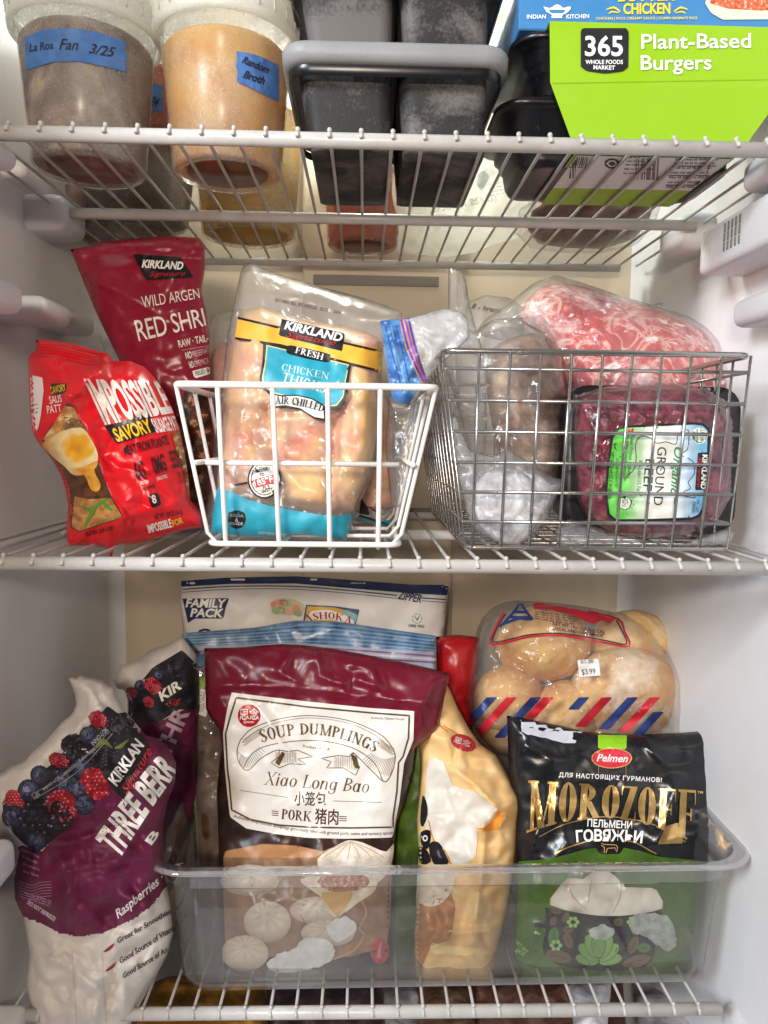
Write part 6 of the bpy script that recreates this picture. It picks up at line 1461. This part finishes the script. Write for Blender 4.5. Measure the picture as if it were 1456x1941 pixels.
bf_ = Bag([(905, 1190), (915, 1170), (932, 1153), (952, 1143), (975, 1138), (1040, 1141), (1110, 1150), (1180, 1163), (1215, 1180), (1236, 1198), (1266, 1240), (1285, 1270), (1300, 1300), (1304, 1340), (1296, 1392), (1280, 1430), (1200, 1450), (1000, 1450), (940, 1428), (905, 1392), (884, 1345), (880, 1328), (893, 1240)], (.668, .655), .052, 62, .06, 6, amp=.004, scale=50, crink=.015, cscale=52, seed=80, edge=.004, ridges=[([(890, 1250), (960, 1290), (1040, 1340)], .004, 7), ([(1290, 1290), (1200, 1300), (1090, 1260)], .004, 7), ([(1060, 1330), (1150, 1290), (1230, 1270)], .004, 6)])
bf_.fill((1, 1, 1)); pk = MB(); k0 = bf_.b; bf_.b = pk
NVB, RD_ = C('22356e'), C('c02030')
line(bf_, zp4((380, 152), (350, 200), (322, 280), (400, 272), (480, 252), (600, 246), (700, 260), (800, 278), (890, 290), (870, 230), (845, 180), (720, 148)), 4.2, RD_, 1, smooth=3)
line(bf_, zp4((384, 160), (356, 205), (330, 272), (400, 263), (480, 244), (600, 238), (700, 251), (800, 269), (878, 282), (862, 232), (838, 186)), 2.6, C('23202c'), 2, smooth=3)
poly(bf_, zp4((495, 118), (520, 112), (680, 140), (830, 180), (812, 200), (780, 185), (740, 200), (690, 180), (650, 160), (560, 140), (500, 138)), RD_, 1, s=5)
for pl in (((440, 115), (420, 150), (360, 212)), ((448, 115), (470, 150), (496, 182)), ((412, 150), (470, 152)), ((398, 172), (484, 172)), ((372, 202), (400, 190), (440, 176), (470, 180), (492, 180))): line(bf_, zp4(*pl), 5, NVB, 2, smooth=2)
for i in range(4): smallprint(bf_, qp4(504, 152 + i * 9), qp4(690 - i * 8, 176 + i * 9), 3, C('30303a'), 140 + i)
text(bf_, 'NET WT 19oz (1lb 3oz) 538g', qp4(576, 204), qp4(790, 240), 6, C('26263a'), .015, lay=3); text(bf_, 'LOCAL AND HANDMADE', qp4(576, 222), qp4(782, 254), 5.5, C('26263a'), .02, lay=3)
for i, (x, c_) in enumerate(((330, 'n'), (410, 'r'), (510, 'n'), (560, 'r'), (706, 'n'), (800, 'r'), (905, 'n'), (995, 'r'), (1085, 'n'))):
    col = NVB if c_ == 'n' else RD_; L_ = 60 if i in (0, 3, 4) else 150
    x0 = x if i != 8 else 1010; y0_ = 500 if i != 8 else 560
    h_ = {0: 100, 1: 165, 2: 165, 3: 85, 4: 50, 5: 120, 6: 130, 7: 140, 8: 90}[i]; sl_ = .92
    w_ = 46
    poly(bf_, zp4((x0 - w_ / 2, y0_), (x0 + w_ / 2, y0_ - 2), (x0 + w_ / 2 - h_ * sl_, y0_ + h_), (x0 - w_ / 2 - h_ * sl_, y0_ + h_)), col, 1, s=6)
bf_.b = k0
bf_.b.build('clear_film', M['clear'], rolls); pk.build('printed_pattern', M['print'], rolls)
st_ = MB(); k0 = bf_.b; bf_.b = st_
poly(bf_, zp4((678, 348), (764, 340), (772, 410), (685, 416)), C('ece8e4'), 8, s=6)
text(bf_, '09.20', qp4(692, 362), qp4(744, 358), 6.5, C('55505a'), .012, lay=13); text(bf_, '$3.99', qp4(696, 408), qp4(752, 402), 10, C('55505a'), .008, lay=13)
bf_.b = k0; st_.build('price_sticker', M['paper'], rolls)

# ---- packs on the level below, seen between the wires
for nm, pts, Y_, mt_, lab_ in (
    ('amber_pack', [(250, 1880), (320, 1850), (430, 1845), (500, 1860), (515, 1990), (240, 1990)], (.60, .53), 'amber', 'amber coloured frozen pack below the bottom shelf, at the left'),
    ('dark_pack', [(505, 1862), (640, 1855), (720, 1860), (735, 1990), (500, 1990)], (.62, .54), 'darkmeat', 'dark frozen pack below the bottom shelf, right of the amber one'),
    ('white_pack', [(650, 1870), (760, 1858), (800, 1868), (800, 1990), (660, 1990)], (.66, .55), 'snow', 'pale frosted pack below the bottom shelf, between two dark packs'),
    ('grey_pack', [(790, 1850), (900, 1852), (905, 1990), (780, 1990)], (.66, .56), 'roast', 'grey frosted pack below the middle of the bottom shelf'),
    ('dark_pack', [(890, 1850), (1090, 1846), (1180, 1852), (1190, 1990), (890, 1990)], (.68, .57), 'brown_pack', 'dark brown meat pack below the right half of the bottom shelf'),
    ('white_pack', [(1076, 1862), (1160, 1858), (1150, 1960), (1090, 1966)], (.58, .54), 'snow', 'pale label covered pack on top of the brown pack below the bottom shelf'),
    ('white_pack', [(1200, 1880), (1290, 1866), (1340, 1880), (1330, 1990), (1210, 1990)], (.66, .56), 'snow', 'whitish pack below the right end of the bottom shelf')):
    g_ = Bag(pts, Y_, .02, 40, .02, 8, amp=.005, scale=40, crink=.006, seed=len(pts[0]) + pts[0][0] * .01)
    g_.fill((1, 1, 1)); tag(g_.b.build(nm, M[mt_]), lab_, 'frozen pack')
